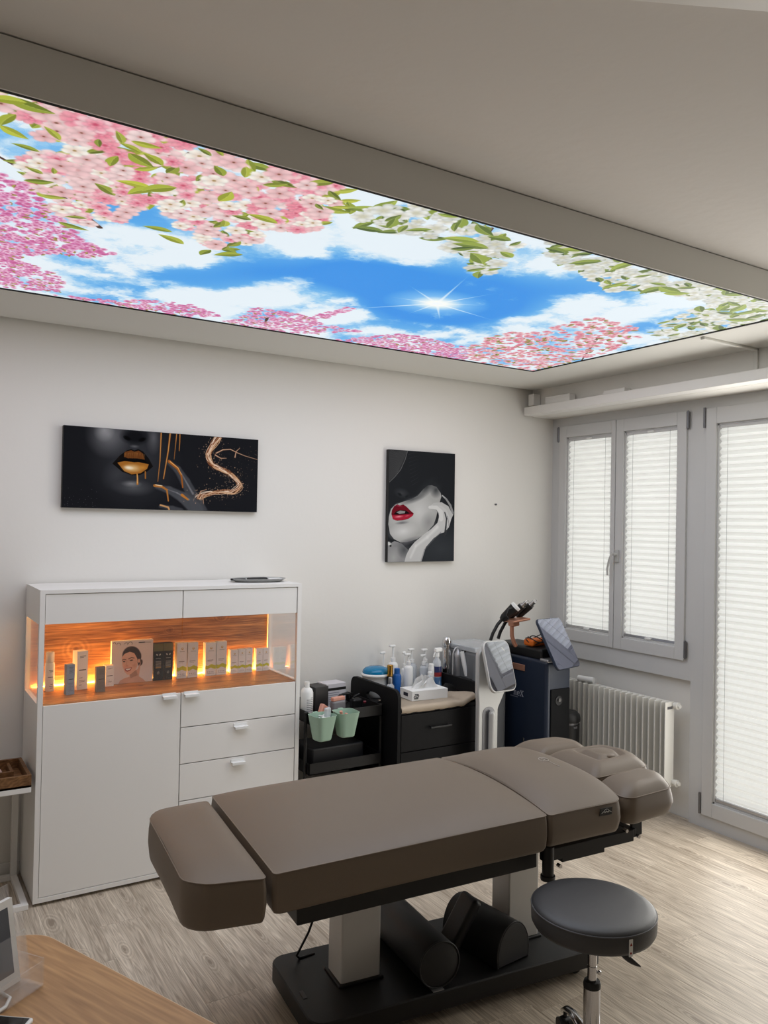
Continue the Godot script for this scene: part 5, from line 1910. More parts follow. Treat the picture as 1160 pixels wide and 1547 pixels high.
	tm.prism(round_poly([Vector2(-ow + 0.003, -oh + 0.003), Vector2(ow - 0.003, -oh + 0.003), Vector2(ow - 0.003, oh - 0.003), Vector2(-ow + 0.003, oh - 0.003)], [0.028, 0.028, 0.028, 0.028], 1, 6), -0.001, 0.0012)
	part(tw, "glass", tm, mat(Color(0.60, 0.62, 0.70), 0.04, 0.85))
	tm = Mb.new()
	tm.tube([-zn * 0.014 + zy * 0.0, -zn * 0.05 - zy * 0.04, Vector3(3.25, 0.85, -3.40) - tc], 0.012, 10)
	part(tw, "arm", tm, M.silver)
	# copper rest with hand pieces
	var cr := thing("hand_piece_rest", "copper rest standing on the navy machine", "holder", Vector3(3.06, 0.897, -3.52))
	var cm := Mb.new()
	cm.tube([Vector3(0.065, 0.0, 0), Vector3(0.05, 0.02, 0), Vector3(0.035, 0.06, 0), Vector3(0.033, 0.12, 0), Vector3(0.04, 0.135, 0.0)], 0.012, 10)
	part(cr, "post", cm, M.copper)
	cm = Mb.new()
	cm.xf = Transform3D(Basis(Vector3(0, 0, 1), 0.1), Vector3.ZERO)
	cm.rbox(Vector3(0.085, 0.142, 0.0), Vector3(0.13, 0.012, 0.09), 0.004, 2)
	cm.rbox(Vector3(0.06, 0.125, 0.0), Vector3(0.05, 0.03, 0.05), 0.008, 2)
	part(cr, "shelf", cm, M.copper)
	var specs := [["black hand piece with a round white disc face", Vector3(0.035, 0.225, 0.02), 0.030, 0], ["middle black hand piece with a chrome tip", Vector3(0.108, 0.228, 0.0), 0.022, 1], ["right black hand piece with a chrome clip tip", Vector3(0.172, 0.23, 0.0), 0.022, 1]]
	for s in specs:
		var hpn := thing("hand_piece", s[0], "hand piece", Vector3(3.06, 0.897, -3.52), 0.0, "hand pieces on the copper rest")
		var dir := Vector3(0.42, 0.62, 0.45).normalized()
		var c0: Vector3 = s[1]
		var hm := Mb.new()
		hm.cyl(c0 - dir * 0.085, c0, float(s[2]) * 0.8, 16, s[2])
		hm.cyl(c0 - dir * 0.105, c0 - dir * 0.084, float(s[2]) * 0.55, 12, float(s[2]) * 0.8)
		part(hpn, "grip", hm, M.black)
		var ti := Mb.new()
		if s[3] == 0:
			ti.cyl(c0, c0 + dir * 0.014, float(s[2]), 20)
			part(hpn, "face_disc", ti, M.plastic)
			var lp := Mb.new()
			lp.tube([c0 + Vector3(-0.02, 0.0, 0.01), c0 + Vector3(-0.058, -0.005, 0.01), c0 + Vector3(-0.075, -0.04, 0.01), c0 + Vector3(-0.052, -0.065, 0.01)], 0.0045, 6)
			part(hpn, "trigger_guard", lp, M.black)
		else:
			ti.cyl(c0, c0 + dir * 0.012, float(s[2]) * 0.9, 16)
			ti.cyl(c0 + dir * 0.012, c0 + dir * 0.03, float(s[2]) * 0.6, 14)
			var wr := []
			for k in 13:
				var a := TAU * k / 12.0
				wr.append(c0 + dir * (0.036 + 0.008 * sin(a)) + Vector3(cos(a) * 0.012, sin(a) * 0.004, 0))
			ti.tube(wr, 0.0018, 6)
			part(hpn, "chrome_tip", ti, M.chrome)
		var hb := Mb.new()
		var st := c0 - dir * 0.1
		if s[3] == 0 or s[1].x < 0.15:
			hb.tube([st, st + Vector3(-0.03, -0.03, -0.005), st + Vector3(-0.06, -0.08, -0.01), st + Vector3(-0.072, -0.12, -0.015)], 0.0095, 10)
			part(hpn, "hose", hb, M.black)
	# orange thing and cables on the deck
	var og := thing("cable_coil", "coil of black cable around an orange pouch on the navy machine", "cable", Vector3(3.235, 0.898, -3.47))
	var om := Mb.new()
	om.rbox(Vector3(0.0, 0.022, 0), Vector3(0.13, 0.04, 0.08), 0.014, 2)
	om.xf = Transform3D(Basis(Vector3(0, 0, 1), -0.25), Vector3(0, 0.005, 0))
	part(og, "pouch", om, M.orange, "orange pouch")
	var cm2 := Mb.new()
	for k in 3:
		var lp := []
		for j in 21:
			var a := TAU * j / 20.0
			lp.append(Vector3(cos(a) * (0.065 - 0.008 * k), 0.03 + 0.010 * k + 0.014 * sin(a * 2 + k), sin(a) * 0.05 + 0.01 * k))
		cm2.tube(lp, 0.0032, 6)
	part(og, "cable", cm2, M.black)
	# cables down the machine's left
	var cd := Mb.new()
	cd.tube([Vector3(0, 0.42, 0), Vector3(0.006, 0.3, 0.01), Vector3(0.002, 0.15, 0.01), Vector3(0.012, 0.004, 0.02)], 0.004, 6)
	solo("power_cable", cd, M.black, "thin dark cable hanging beside the navy machine", "cable", Vector3(3.04, 0, -3.35))
	# round black bin
	var bn := thing("round_bin", "round black lidded bin between machine and radiator", "bin", Vector3(3.435, 0, -3.42))
	var bm := Mb.new()
	bm.lathe(Vector3.ZERO, [Vector2(0, 0), Vector2(0.072, 0), Vector2(0.075, 0.01), Vector2(0.078, 0.44), Vector2(0.0, 0.44)], 32)
	part(bn, "body", bm, M.black)
	bm = Mb.new()
	bm.lathe(Vector3.ZERO, [Vector2(0.08, 0.455), Vector2(0.082, 0.46), Vector2(0.082, 0.475), Vector2(0.078, 0.495), Vector2(0.06, 0.512), Vector2(0, 0.52)], 32, 0.5)
	bm.lathe(Vector3.ZERO, [Vector2(0, 0.455), Vector2(0.08, 0.455)], 32)
	part(bn, "lid", bm, M.black)
	bm = Mb.new()
	bm.cyl(Vector3(0, 0.44, 0), Vector3(0, 0.455, 0), 0.07, 24)
	part(bn, "lid_gap", bm, M.grey_metal)
	bm = Mb.new()
	bm.rbox(Vector3(-0.005, 0.43, 0.079), Vector3(0.03, 0.012, 0.004), 0.0015, 1)
	part(bn, "lid_clip", bm, M.grey_metal, "small grey clip")

# ---------------------------------------------------------------- pictures on the wall
func canvas(called: String, label: String, x0: float, x1: float, y0: float, y1: float, tex: Texture2D, tilt := 0.0) -> void:
	var t := thing(called, label, "picture", Vector3((x0 + x1) / 2, y0, BACK + 0.001))
	t.rotation.z = tilt
	var hx := (x1 - x0) / 2
	var h := y1 - y0
	part(t, "canvas_body", one_rbox(Vector3(-hx, 0, 0), Vector3(hx, h, 0.028), 0.0015, 1), mat(Color(0.09, 0.09, 0.095), 0.6))
	var m := Mb.new()
	m.face([Vector3(-hx + 0.001, 0.001, 0.0285), Vector3(hx - 0.001, 0.001, 0.0285), Vector3(hx - 0.001, h - 0.001, 0.0285), Vector3(-hx + 0.001, h - 0.001, 0.0285)], [Vector2(0, 1), Vector2(1, 1), Vector2(1, 0), Vector2(0, 0)])
	var pm := tmat(tex, 0.85)
	pm.metallic_specular = 0.2
	part(t, "print", m, pm)

func sc(a: Array, ox: float, oy: float, sx: float, sy: float) -> Array:
	var o := []
	for i in range(0, a.size(), 2):
		o.append(Vector2((a[i] - ox) * sx, (a[i + 1] - oy) * sy))
	return o

func build_posters() -> void:
	canvas("wall_picture", "wide black picture of dark lips dripping with gold", 0.699, 1.653, 1.635, 2.011, gold_picture())
	canvas("wall_picture", "upright black and white picture of red lips under a hat", 2.460, 2.934, 1.369, 2.016, hat_picture(), 0.006)

func gold_picture() -> ImageTexture:
	var w := 1024
	var h := 404
	var cv := Cv.new(w, h, Color(0.10, 0.105, 0.12))
	var k := w / 948.0
	var ky := h / 385.0
	var P := func(a): return sc(a, 112, 100, k, ky)
	var spot := func(x, y, rx, ry, rot, c, soft, al): cv.blob((x - 112) * k, (y - 100) * ky, rx * k, ry * ky, rot, c, soft, al)
	# face lit from the upper left
	spot.call(430, 250, 240, 260, 0.0, Color(0.24, 0.245, 0.26), 1.0, 0.85)
	spot.call(310, 130, 110, 120, 0.3, Color(0.50, 0.50, 0.51), 1.0, 0.95)
	spot.call(290, 110, 50, 60, 0.3, Color(0.66, 0.66, 0.66), 1.0, 0.8)
	spot.call(520, 130, 40, 90, 0.0, Color(0.42, 0.42, 0.43), 1.0, 0.8)
	spot.call(430, 130, 75, 45, 0.0, Color(0.05, 0.055, 0.07), 0.6, 0.9)
	spot.call(395, 140, 22, 12, 0.4, Color(0.01, 0.01, 0.015), 0.5, 1.0)
	spot.call(465, 142, 22, 12, -0.4, Color(0.01, 0.01, 0.015), 0.5, 1.0)
	spot.call(430, 178, 26, 10, 0.0, Color(0.42, 0.42, 0.43), 0.9, 0.8)
	spot.call(430, 380, 110, 45, 0.0, Color(0.34, 0.345, 0.355), 1.0, 0.95)
	spot.call(420, 362, 55, 18, 0.0, Color(0.58, 0.58, 0.58), 1.0, 0.8)
	spot.call(350, 320, 70, 90, 0.5, Color(0.26, 0.265, 0.28), 1.0, 0.8)
	# lips
	cv.poly(PackedVector2Array(P.call([330, 268, 365, 225, 395, 200, 415, 192, 430, 198, 448, 190, 470, 200, 500, 235, 520, 272, 490, 300, 455, 318, 420, 320, 375, 305])), Color(0.06, 0.05, 0.045))
	cv.poly(PackedVector2Array(P.call([385, 208, 415, 198, 430, 204, 450, 197, 470, 210, 480, 240, 440, 236, 400, 238, 382, 232])), Color(0.42, 0.24, 0.10))
	for i in 26:
		var x := 384.0 + i * 3.8
		cv.stroke(P.call([x, 207 + absf(i - 13) * 0.6, x + rng.randf_range(-4, 4), 222 + rng.randf_range(0, 16)]), 1.6, 0.7, Color(0.80, 0.58, 0.32).lerp(Color(0.30, 0.17, 0.08), rng.randf()), 0.7)
	cv.poly(PackedVector2Array(P.call([352, 262, 400, 248, 440, 252, 500, 262, 492, 285, 462, 308, 420, 316, 385, 302])), Color(0.66, 0.42, 0.16))
	spot.call(420, 285, 55, 24, 0.0, Color(0.93, 0.80, 0.58), 0.9, 0.95)
	spot.call(405, 284, 26, 12, 0.1, Color(1.0, 0.96, 0.86), 0.8, 0.9)
	spot.call(470, 280, 24, 14, 0.0, Color(0.80, 0.55, 0.22), 0.9, 0.8)
	cv.poly(PackedVector2Array(P.call([345, 258, 390, 240, 430, 242, 470, 240, 512, 262, 470, 252, 430, 256, 390, 252])), Color(0.015, 0.012, 0.012))
	cv.stroke(P.call([445, 312, 448, 335, 448, 362]), 4, 5.5, Color(0.72, 0.47, 0.2))
	cv.stroke(P.call([446, 315, 447, 358]), 1.5, 2, Color(0.95, 0.8, 0.55))
	cv.stroke(P.call([484, 300, 485, 332]), 4, 4, Color(0.66, 0.42, 0.18))
	# fingers
	var skin := Color(0.27, 0.275, 0.29)
	cv.stroke(P.call([600, 250, 640, 280, 680, 340, 735, 440, 760, 490]), 17, 44, skin, 0.95, 10)
	cv.stroke(P.call([540, 372, 600, 385, 670, 420, 740, 480]), 15, 42, Color(0.30, 0.305, 0.32), 0.95, 10)
	cv.stroke(P.call([560, 468, 620, 476, 660, 490]), 12, 20, skin, 0.95, 8)
	cv.stroke(P.call([610, 250, 660, 300, 720, 400]), 3, 8, Color(0.55, 0.55, 0.56), 0.7, 6)
	cv.stroke(P.call([560, 372, 640, 398, 700, 430]), 3, 8, Color(0.58, 0.58, 0.59), 0.7, 6)
	# gold drips
	for q in [[556, 100, 553, 240, 545, 345, 5, 2.5], [600, 100, 592, 190, 572, 330, 6, 4], [632, 100, 628, 150, 622, 230, 4, 2], [648, 100, 648, 140, 646, 185, 4, 3]]:
		var pts: Array = P.call([q[0], q[1], q[2], q[3], q[4], q[5]])
		cv.stroke(pts, q[6], q[7], Color(0.55, 0.33, 0.14))
		cv.stroke(pts, q[6] * 0.4, q[7] * 0.4, Color(0.88, 0.66, 0.40))
	cv.stroke(P.call([598, 242, 640, 275, 660, 310, 668, 370]), 9, 4, Color(0.62, 0.36, 0.14))
	cv.stroke(P.call([602, 242, 642, 272, 660, 305]), 3, 2, Color(0.92, 0.70, 0.42))
	cv.stroke(P.call([530, 366, 565, 370, 590, 385, 598, 440]), 8, 4, Color(0.70, 0.45, 0.2))
	cv.stroke(P.call([535, 362, 565, 366]), 3, 3, Color(0.96, 0.86, 0.7))
	cv.stroke(P.call([665, 408, 695, 430]), 8, 5, Color(0.75, 0.48, 0.2))
	cv.stroke(P.call([560, 462, 598, 472, 606, 490]), 5, 5, Color(0.8, 0.6, 0.4))
	# swirl of splashing liquid
	var path := []
	var ctl: Array = P.call([850, 98, 815, 150, 795, 200, 815, 245, 870, 270, 920, 295, 965, 345, 935, 380, 880, 385, 820, 392, 770, 408, 745, 420])
	for i in ctl.size() - 1:
		for j in 10:
			path.append(ctl[i].cubic_interpolate(ctl[i + 1], ctl[maxi(i - 1, 0)], ctl[mini(i + 2, ctl.size() - 1)], j / 10.0))
	cv.stroke(path, 20, 13, Color(0.34, 0.20, 0.13), 0.9, 8)
	for s in 16:
		var off := rng.randf_range(-18, 18)
		var q := []
		for i in path.size():
			q.append(path[i] + Vector2(sin(i * 0.23 + s) * 7 + off * 0.6, cos(i * 0.19 + s * 2) * 7 + off * 0.4))
		cv.stroke(q, 2.6, 1.8, [Color(0.85, 0.68, 0.52), Color(0.55, 0.34, 0.22), Color(0.95, 0.86, 0.76)][s % 3], 0.8)
	for arm in [[835, 185, 870, 165, 910, 160, 945, 175, 990, 190, 1058, 205], [830, 195, 860, 210, 890, 208], [745, 420, 760, 385, 790, 375], [770, 410, 775, 450], [960, 345, 985, 335], [935, 200, 940, 170, 960, 150]]:
		var a: Array = P.call(arm)
		cv.stroke(a, 5, 2, Color(0.62, 0.44, 0.33), 0.9)
		cv.stroke(a, 2, 1, Color(0.92, 0.80, 0.68), 0.9)
	for i in 420:
		var q: Vector2 = path[rng.randi() % path.size()] + Vector2(rng.randfn(0, 30), rng.randfn(0, 25))
		cv.blob(q.x, q.y, rng.randf_range(1, 4.2), rng.randf_range(1, 4.2), 0, Color(0.80, 0.65, 0.52), 0.5, rng.randf_range(0.4, 0.95))
	for i in 50:
		cv.blob(rng.randf_range(880, 1015), rng.randf_range(40, 260), rng.randf_range(1, 2.5), rng.randf_range(1, 2.5), 0, Color(0.7, 0.55, 0.42), 0.5, 0.7)
	for i in 30:
		cv.blob(rng.randf_range(4, 170), h - absf(rng.randfn(0, 50)), 2, 2, 0, Color(0.45, 0.45, 0.47), 0.5, 0.7)
	cv.img.resize(w / 2, h / 2, Image.INTERPOLATE_LANCZOS)
	return cv.tex()

func hat_picture() -> ImageTexture:
	var w := 720
	var h := 984
	var cv := Cv.new(w, h, Color(0.135, 0.145, 0.155))
	var k := w / 525.0
	var ky := h / 877.0
	var P := func(a): return sc(a, 145, 118, k, ky)
	var PP := func(a): return PackedVector2Array(sc(a, 145, 118, k, ky))
	var spot := func(x, y, rx, ry, rot, c, soft, al): cv.blob((x - 145) * k, (y - 118) * ky, rx * k, ry * ky, rot, c, soft, al)
	spot.call(560, 900, 330, 260, 0.0, Color(0.235, 0.25, 0.265), 1.0, 0.9)
	# neck
	cv.poly(PP.call([130, 870, 195, 830, 250, 850, 300, 900, 290, 1000, 130, 1000]), Color(0.55, 0.55, 0.55))
	spot.call(190, 960, 60, 90, 0.2, Color(0.68, 0.68, 0.67), 1.0, 0.8)
	spot.call(270, 900, 60, 70, 0.5, Color(0.30, 0.31, 0.32), 1.0, 0.9)
	# face
	cv.poly(PP.call([146, 700, 150, 640, 165, 580, 200, 545, 260, 520, 320, 500, 370, 470, 410, 420, 450, 385, 500, 380, 545, 400, 560, 470, 535, 560, 520, 640, 500, 700, 440, 770, 370, 815, 290, 840, 240, 842, 190, 815, 160, 775]), Color(0.66, 0.66, 0.65))
	spot.call(380, 600, 140, 170, 0.4, Color(0.80, 0.80, 0.79), 1.0, 0.9)
	spot.call(260, 755, 130, 75, -0.15, Color(0.84, 0.84, 0.83), 1.0, 0.95)
	spot.call(460, 680, 70, 90, 0.6, Color(0.52, 0.52, 0.52), 1.0, 0.7)
	spot.call(300, 835, 130, 30, -0.25, Color(0.42, 0.42, 0.43), 1.0, 0.8)
	spot.call(200, 620, 60, 120, 0.0, Color(0.78, 0.78, 0.77), 1.0, 0.6)
	# hat shade over the eyes and nose
	cv.poly(PP.call([140, 100, 700, 100, 700, 620, 640, 600, 600, 500, 560, 450, 520, 395, 470, 378, 430, 395, 390, 440, 350, 480, 290, 500, 230, 520, 190, 545, 165, 580, 140, 640]), Color(0.13, 0.14, 0.15))
	spot.call(440, 400, 130, 60, -0.7, Color(0.17, 0.18, 0.19), 1.0, 0.85)
	spot.call(330, 500, 110, 34, -0.3, Color(0.22, 0.23, 0.24), 1.0, 0.75)
	spot.call(515, 420, 55, 70, 0.2, Color(0.20, 0.21, 0.22), 1.0, 0.9)
	spot.call(245, 455, 70, 45, 0.2, Color(0.26, 0.27, 0.28), 1.0, 0.8)
	spot.call(230, 465, 22, 14, 0.4, Color(0.09, 0.1, 0.11), 0.7, 0.9)
	spot.call(285, 478, 18, 12, -0.4, Color(0.1, 0.11, 0.12), 0.7, 0.8)
	# woven brim
	cv.poly(PP.call([145, 105, 290, 112, 270, 190, 235, 270, 190, 330, 145, 372]), Color(0.20, 0.205, 0.21))
	for i in 26:
		var f := i / 25.0
		cv.stroke(P.call([145, 120 + f * 240, 200, 135 + f * 170, 285 - f * 70, 118 + f * 165]), 1.3, 1.3, Color(0.42, 0.42, 0.42), 0.8)
	cv.stroke(P.call([288, 112, 268, 190, 235, 270, 190, 330, 150, 372]), 2.5, 2.5, Color(0.5, 0.5, 0.5), 0.9)
	for i in 9:
		cv.stroke(P.call([290 + i * 4, 150 + i * 30, 330 + i * 5, 135 + i * 28, 380, 130 + i * 25]), 2.5, 0.8, Color(0.20, 0.21, 0.22), 0.8)
	# lips
	cv.poly(PP.call([168, 620, 172, 590, 188, 560, 212, 543, 232, 552, 258, 543, 285, 562, 315, 592, 340, 612, 335, 628, 300, 655, 255, 668, 210, 672, 180, 660]), Color(0.42, 0.06, 0.12))
	cv.poly(PP.call([185, 622, 205, 598, 240, 588, 280, 592, 310, 612, 270, 620, 225, 625]), Color(0.10, 0.05, 0.06))
	cv.poly(PP.call([205, 606, 235, 592, 275, 596, 270, 612, 230, 618]), Color(0.55, 0.54, 0.53))
	cv.poly(PP.call([172, 630, 220, 628, 280, 622, 338, 618, 325, 638, 290, 656, 240, 668, 200, 670, 178, 655]), Color(0.66, 0.14, 0.22))
	spot.call(225, 640, 40, 11, -0.1, Color(0.93, 0.60, 0.64), 0.9, 0.9)
	spot.call(290, 632, 22, 7, -0.2, Color(0.86, 0.42, 0.48), 0.9, 0.8)
	spot.call(225, 555, 30, 8, 0.1, Color(0.72, 0.28, 0.36), 0.9, 0.8)
	spot.call(250, 688, 60, 14, -0.1, Color(0.40, 0.40, 0.41), 1.0, 0.9)
	# hand and forearm
	var sk := Color(0.76, 0.76, 0.75)
	cv.poly(PP.call([272, 1000, 285, 945, 310, 890, 350, 840, 420, 780, 480, 735, 530, 685, 545, 630, 530, 595, 520, 570, 470, 572, 462, 552, 500, 530, 560, 522, 600, 545, 640, 590, 662, 612, 645, 650, 625, 720, 590, 760, 555, 770, 500, 810, 440, 880, 405, 1000]), sk)
	cv.stroke(P.call([570, 465, 600, 490, 635, 540, 655, 600]), 8, 15, Color(0.55, 0.55, 0.55), 1.0, 3)
	cv.stroke(P.call([500, 535, 560, 530, 610, 560, 640, 620]), 14, 22, Color(0.72, 0.72, 0.71), 1.0, 3)
	cv.stroke(P.call([466, 560, 520, 560, 558, 595, 560, 650]), 15, 26, Color(0.82, 0.82, 0.81), 1.0, 3)
	cv.stroke(P.call([520, 580, 540, 610, 535, 670]), 4, 3, Color(0.45, 0.45, 0.45), 0.8, 3)
	cv.stroke(P.call([590, 600, 605, 650, 600, 720, 590, 790]), 8, 12, Color(0.20, 0.21, 0.22), 0.9, 4)
	cv.stroke(P.call([612, 630, 625, 690, 600, 780]), 5, 2, Color(0.42, 0.42, 0.43), 0.8, 3)
	cv.stroke(P.call([320, 960, 360, 870, 450, 800, 530, 720]), 20, 26, Color(0.87, 0.87, 0.86), 0.7, 22)
	cv.stroke(P.call([400, 1000, 430, 900, 500, 820, 560, 760]), 8, 8, Color(0.45, 0.45, 0.46), 0.6, 8)
	cv.stroke(P.call([568, 462, 590, 480]), 6, 4, Color(0.7, 0.7, 0.7), 0.9)
	# ear ring
	spot.call(152, 850, 22, 18, 0.3, Color(0.85, 0.85, 0.84), 0.5, 0.9)
	spot.call(165, 868, 10, 10, 0, Color(0.1, 0.1, 0.1), 0.5, 0.9)
	cv.img.resize(w / 2, h / 2, Image.INTERPOLATE_LANCZOS)
	return cv.tex()

# ---------------------------------------------------------------- rack left of the cabinet
func build_rack() -> void:
	var x1 := 0.545
	var x0 := -0.35
	var zf := -3.515
	var zb := -3.86
	var t := thing("metal_rack", "low white metal frame shelf left of the cabinet", "shelf", Vector3((x0 + x1) / 2, 0, (zf + zb) / 2))
	var x := Transform3D(Basis.IDENTITY, -t.position)
	var m := Mb.new()
	m.xf = x
	m.rbox(Vector3((x0 + x1) / 2, 0.484, (zf + zb) / 2), Vector3(x1 - x0, 0.022, zf - zb), 0.002, 1)
	part(t, "shelf_board", m, M.white)
	var s := 0.026
	for q in [x0 + s / 2, x1 - s / 2]:
		m = Mb.new()
		m.xf = x
		m.rbox(Vector3(q, 0.242, zb + s / 2), Vector3(s, 0.46, s), 0.002, 1)
		part(t, "leg", m, M.white)
	m = Mb.new()
	m.xf = x
	for q in [x0 + s / 2, x1 - s / 2]:
		m.rbox(Vector3(q, 0.011, (zf + zb) / 2), Vector3(s, 0.022, zf - zb), 0.002, 1)
	for q in [zb + s / 2, zf - s / 2]:
		m.rbox(Vector3((x0 + x1) / 2, 0.0109, q), Vector3(x1 - x0 - s * 2 + 0.004, 0.0218, s), 0.002, 1)
	part(t, "floor_frame", m, M.white)
	# oak tray with compartments
	var tr := thing("oak_tray", "oak tray with compartments on the white metal shelf", "tray", Vector3(0.33, 0.4955, -3.655))
	var hx := 0.215
	var hz := 0.14
	var h := 0.048
	var b := Mb.new()
	b.bb(Vector3(-hx, 0, -hz), Vector3(hx, 0.008, hz))
	part(tr, "tray_floor", b, M.tray_wood)
	for q in [[-hx, -hz, hx, -hz + 0.014], [-hx, hz - 0.014, hx, hz], [-hx, -hz + 0.014, -hx + 0.014, hz - 0.014], [hx - 0.014, -hz + 0.014, hx, hz - 0.014]]:
		b = Mb.new()
		b.bb(Vector3(q[0], 0.0, q[1]), Vector3(q[2], h, q[3]))
		part(tr, "tray_wall", b, M.tray_wood)
	b = Mb.new()
	b.bb(Vector3(-hx + 0.014, 0.008, 0.005), Vector3(hx - 0.05, h - 0.012, 0.018))
	b.bb(Vector3(hx - 0.062, 0.008, -hz + 0.014), Vector3(hx - 0.05, h - 0.012, 0.005))
	part(tr, "divider", b, M.tray_wood)
	for q in [[0.10, -0.045, 0.0, "pale pink stone in the right compartment of the oak tray"], [0.045, -0.045, 0.6, "small pale stone near the left edge of the photo in the oak tray"]]:
		var st := Mb.new()
		st.rbox(Vector3(0, 0.013, 0), Vector3(0.055, 0.026, 0.042), 0.011, 3)
		solo("stone", st, mat(Color(0.86, 0.76, 0.72), 0.5), q[3], "stone", Vector3(0.33 + q[0], 0.5037, -3.655 + q[1]), q[2], "stones in the oak tray")

# ---------------------------------------------------------------- desk in the near left corner
func build_desk() -> void:
	var d := Vector2(0.393, 0.92).normalized()
	var e := Vector2(-d.y, d.x)
	var c := Vector2(0.287, -1.797)
	var t := thing("desk", "light oak desk with a rounded corner at the lower left", "desk", Vector3(c.x, 0, c.y))
	var poly := round_poly([Vector2.ZERO, d * 1.25, d * 1.25 + e * 0.75, e * 0.75], [0.075, 0.05, 0.05, 0.05], 1, 8)
	var m := Mb.new()
	m.prism(poly, 0.715, 0.74, 0.0015)
	# grain runs along the desk
	for i in m.v.size():
		var p := Vector2(m.v[i].x, m.v[i].z)
		m.t[i] = Vector2(p.dot(e) / 0.75, p.dot(d) / 1.25)
	part(t, "desk_top", m, M.desk)
	var ed := []
	for i in poly.size() + 1:
		var p := poly[i % poly.size()]
		ed.append(Vector3(p.x, 0.7385, p.y))
	m = Mb.new()
	m.tube(ed, 0.0014, 5)
	part(t, "edge_band", m, mat(Color(0.85, 0.74, 0.60), 0.5))
	for q in [d * 0.12 + e * 0.12, d * 1.13 + e * 0.12, d * 1.13 + e * 0.65, d * 0.12 + e * 0.65]:
		m = Mb.new()
		m.bb(Vector3(q.x - 0.025, 0, q.y - 0.025), Vector3(q.x + 0.025, 0.715, q.y + 0.025))
		part(t, "leg", m, M.white)
	# acrylic brochure holder
	var h := thing("brochure_holder", "clear acrylic holder with leaflets on the desk", "leaflet holder", Vector3(0.225, 0.7405, -1.585), 0.62)
	m = Mb.new()
	# local: x to the right, z to the viewer
	m.bb(Vector3(-0.115, 0, -0.045), Vector3(0.025, 0.003, 0.045))
	m.bb(Vector3(0.022, 0.003, -0.045), Vector3(0.025, 0.05, 0.045))
	m.bb(Vector3(-0.115, 0.003, 0.0425), Vector3(0.022, 0.045, 0.045))
	part(h, "base_tray", m, M.acrylic)
	m = Mb.new()
	m.xf = Transform3D(Basis(Vector3.RIGHT, -0.18), Vector3(0, 0.003, 0.005))
	m.bb(Vector3(-0.115, 0, -0.022), Vector3(0.022, 0.17, -0.019))
	m.bb(Vector3(-0.115, 0, 0.010), Vector3(0.022, 0.09, 0.013))
	m.bb(Vector3(0.019, 0, -0.019), Vector3(0.022, 0.12, 0.010))
	part(h, "upright", m, M.acrylic)
	m = Mb.new()
	m.xf = Transform3D(Basis(Vector3.RIGHT, -0.18), Vector3(0, 0.004, 0.005))
	m.bb(Vector3(-0.11, 0, -0.017), Vector3(0.016, 0.148, -0.006))
	var lf := thing("leaflet", "stack of white leaflets in the acrylic holder", "leaflets", Vector3(0.225, 0.7405, -1.585), 0.62)
	part(lf, "paper_stack", m, M.paper)
	m = Mb.new()
	m.xf = Transform3D(Basis(Vector3.RIGHT, -0.18), Vector3(0, 0.004, 0.005))
	m.bb(Vector3(-0.108, 0.02, -0.006), Vector3(0.004, 0.135, -0.0055))
	part(lf, "cover_print", m, mat(Color(0.30, 0.31, 0.34), 0.6), "grey printed cover")
	# cable loop and device corner
	m = Mb.new()
	m.tube([Vector3(-0.09, 0.004, 0.0), Vector3(-0.04, 0.004, -0.022), Vector3(-0.005, 0.0045, -0.012), Vector3(0.006, 0.0045, 0.012), Vector3(-0.004, 0.0045, 0.036), Vector3(-0.03, 0.004, 0.055)], 0.0032, 8)
	solo("charging_cable", m, M.white_gloss, "white cable looping on the desk at the lower left", "cable", Vector3(0.207, 0.7405, -1.555))
	var dv := thing("phone", "white rimmed black phone at the lower left corner", "phone", Vector3(0.155, 0.7405, -1.42), -0.65)
	part(dv, "case", one_rbox(Vector3(-0.045, 0, -0.08), Vector3(0.045, 0.009, 0.08), 0.004, 2), M.white_gloss)
	part(dv, "screen", one_rbox(Vector3(-0.04, 0.0085, -0.075), Vector3(0.04, 0.0098, 0.075), 0.0005, 1), mat(Color(0.02, 0.02, 0.025), 0.1))

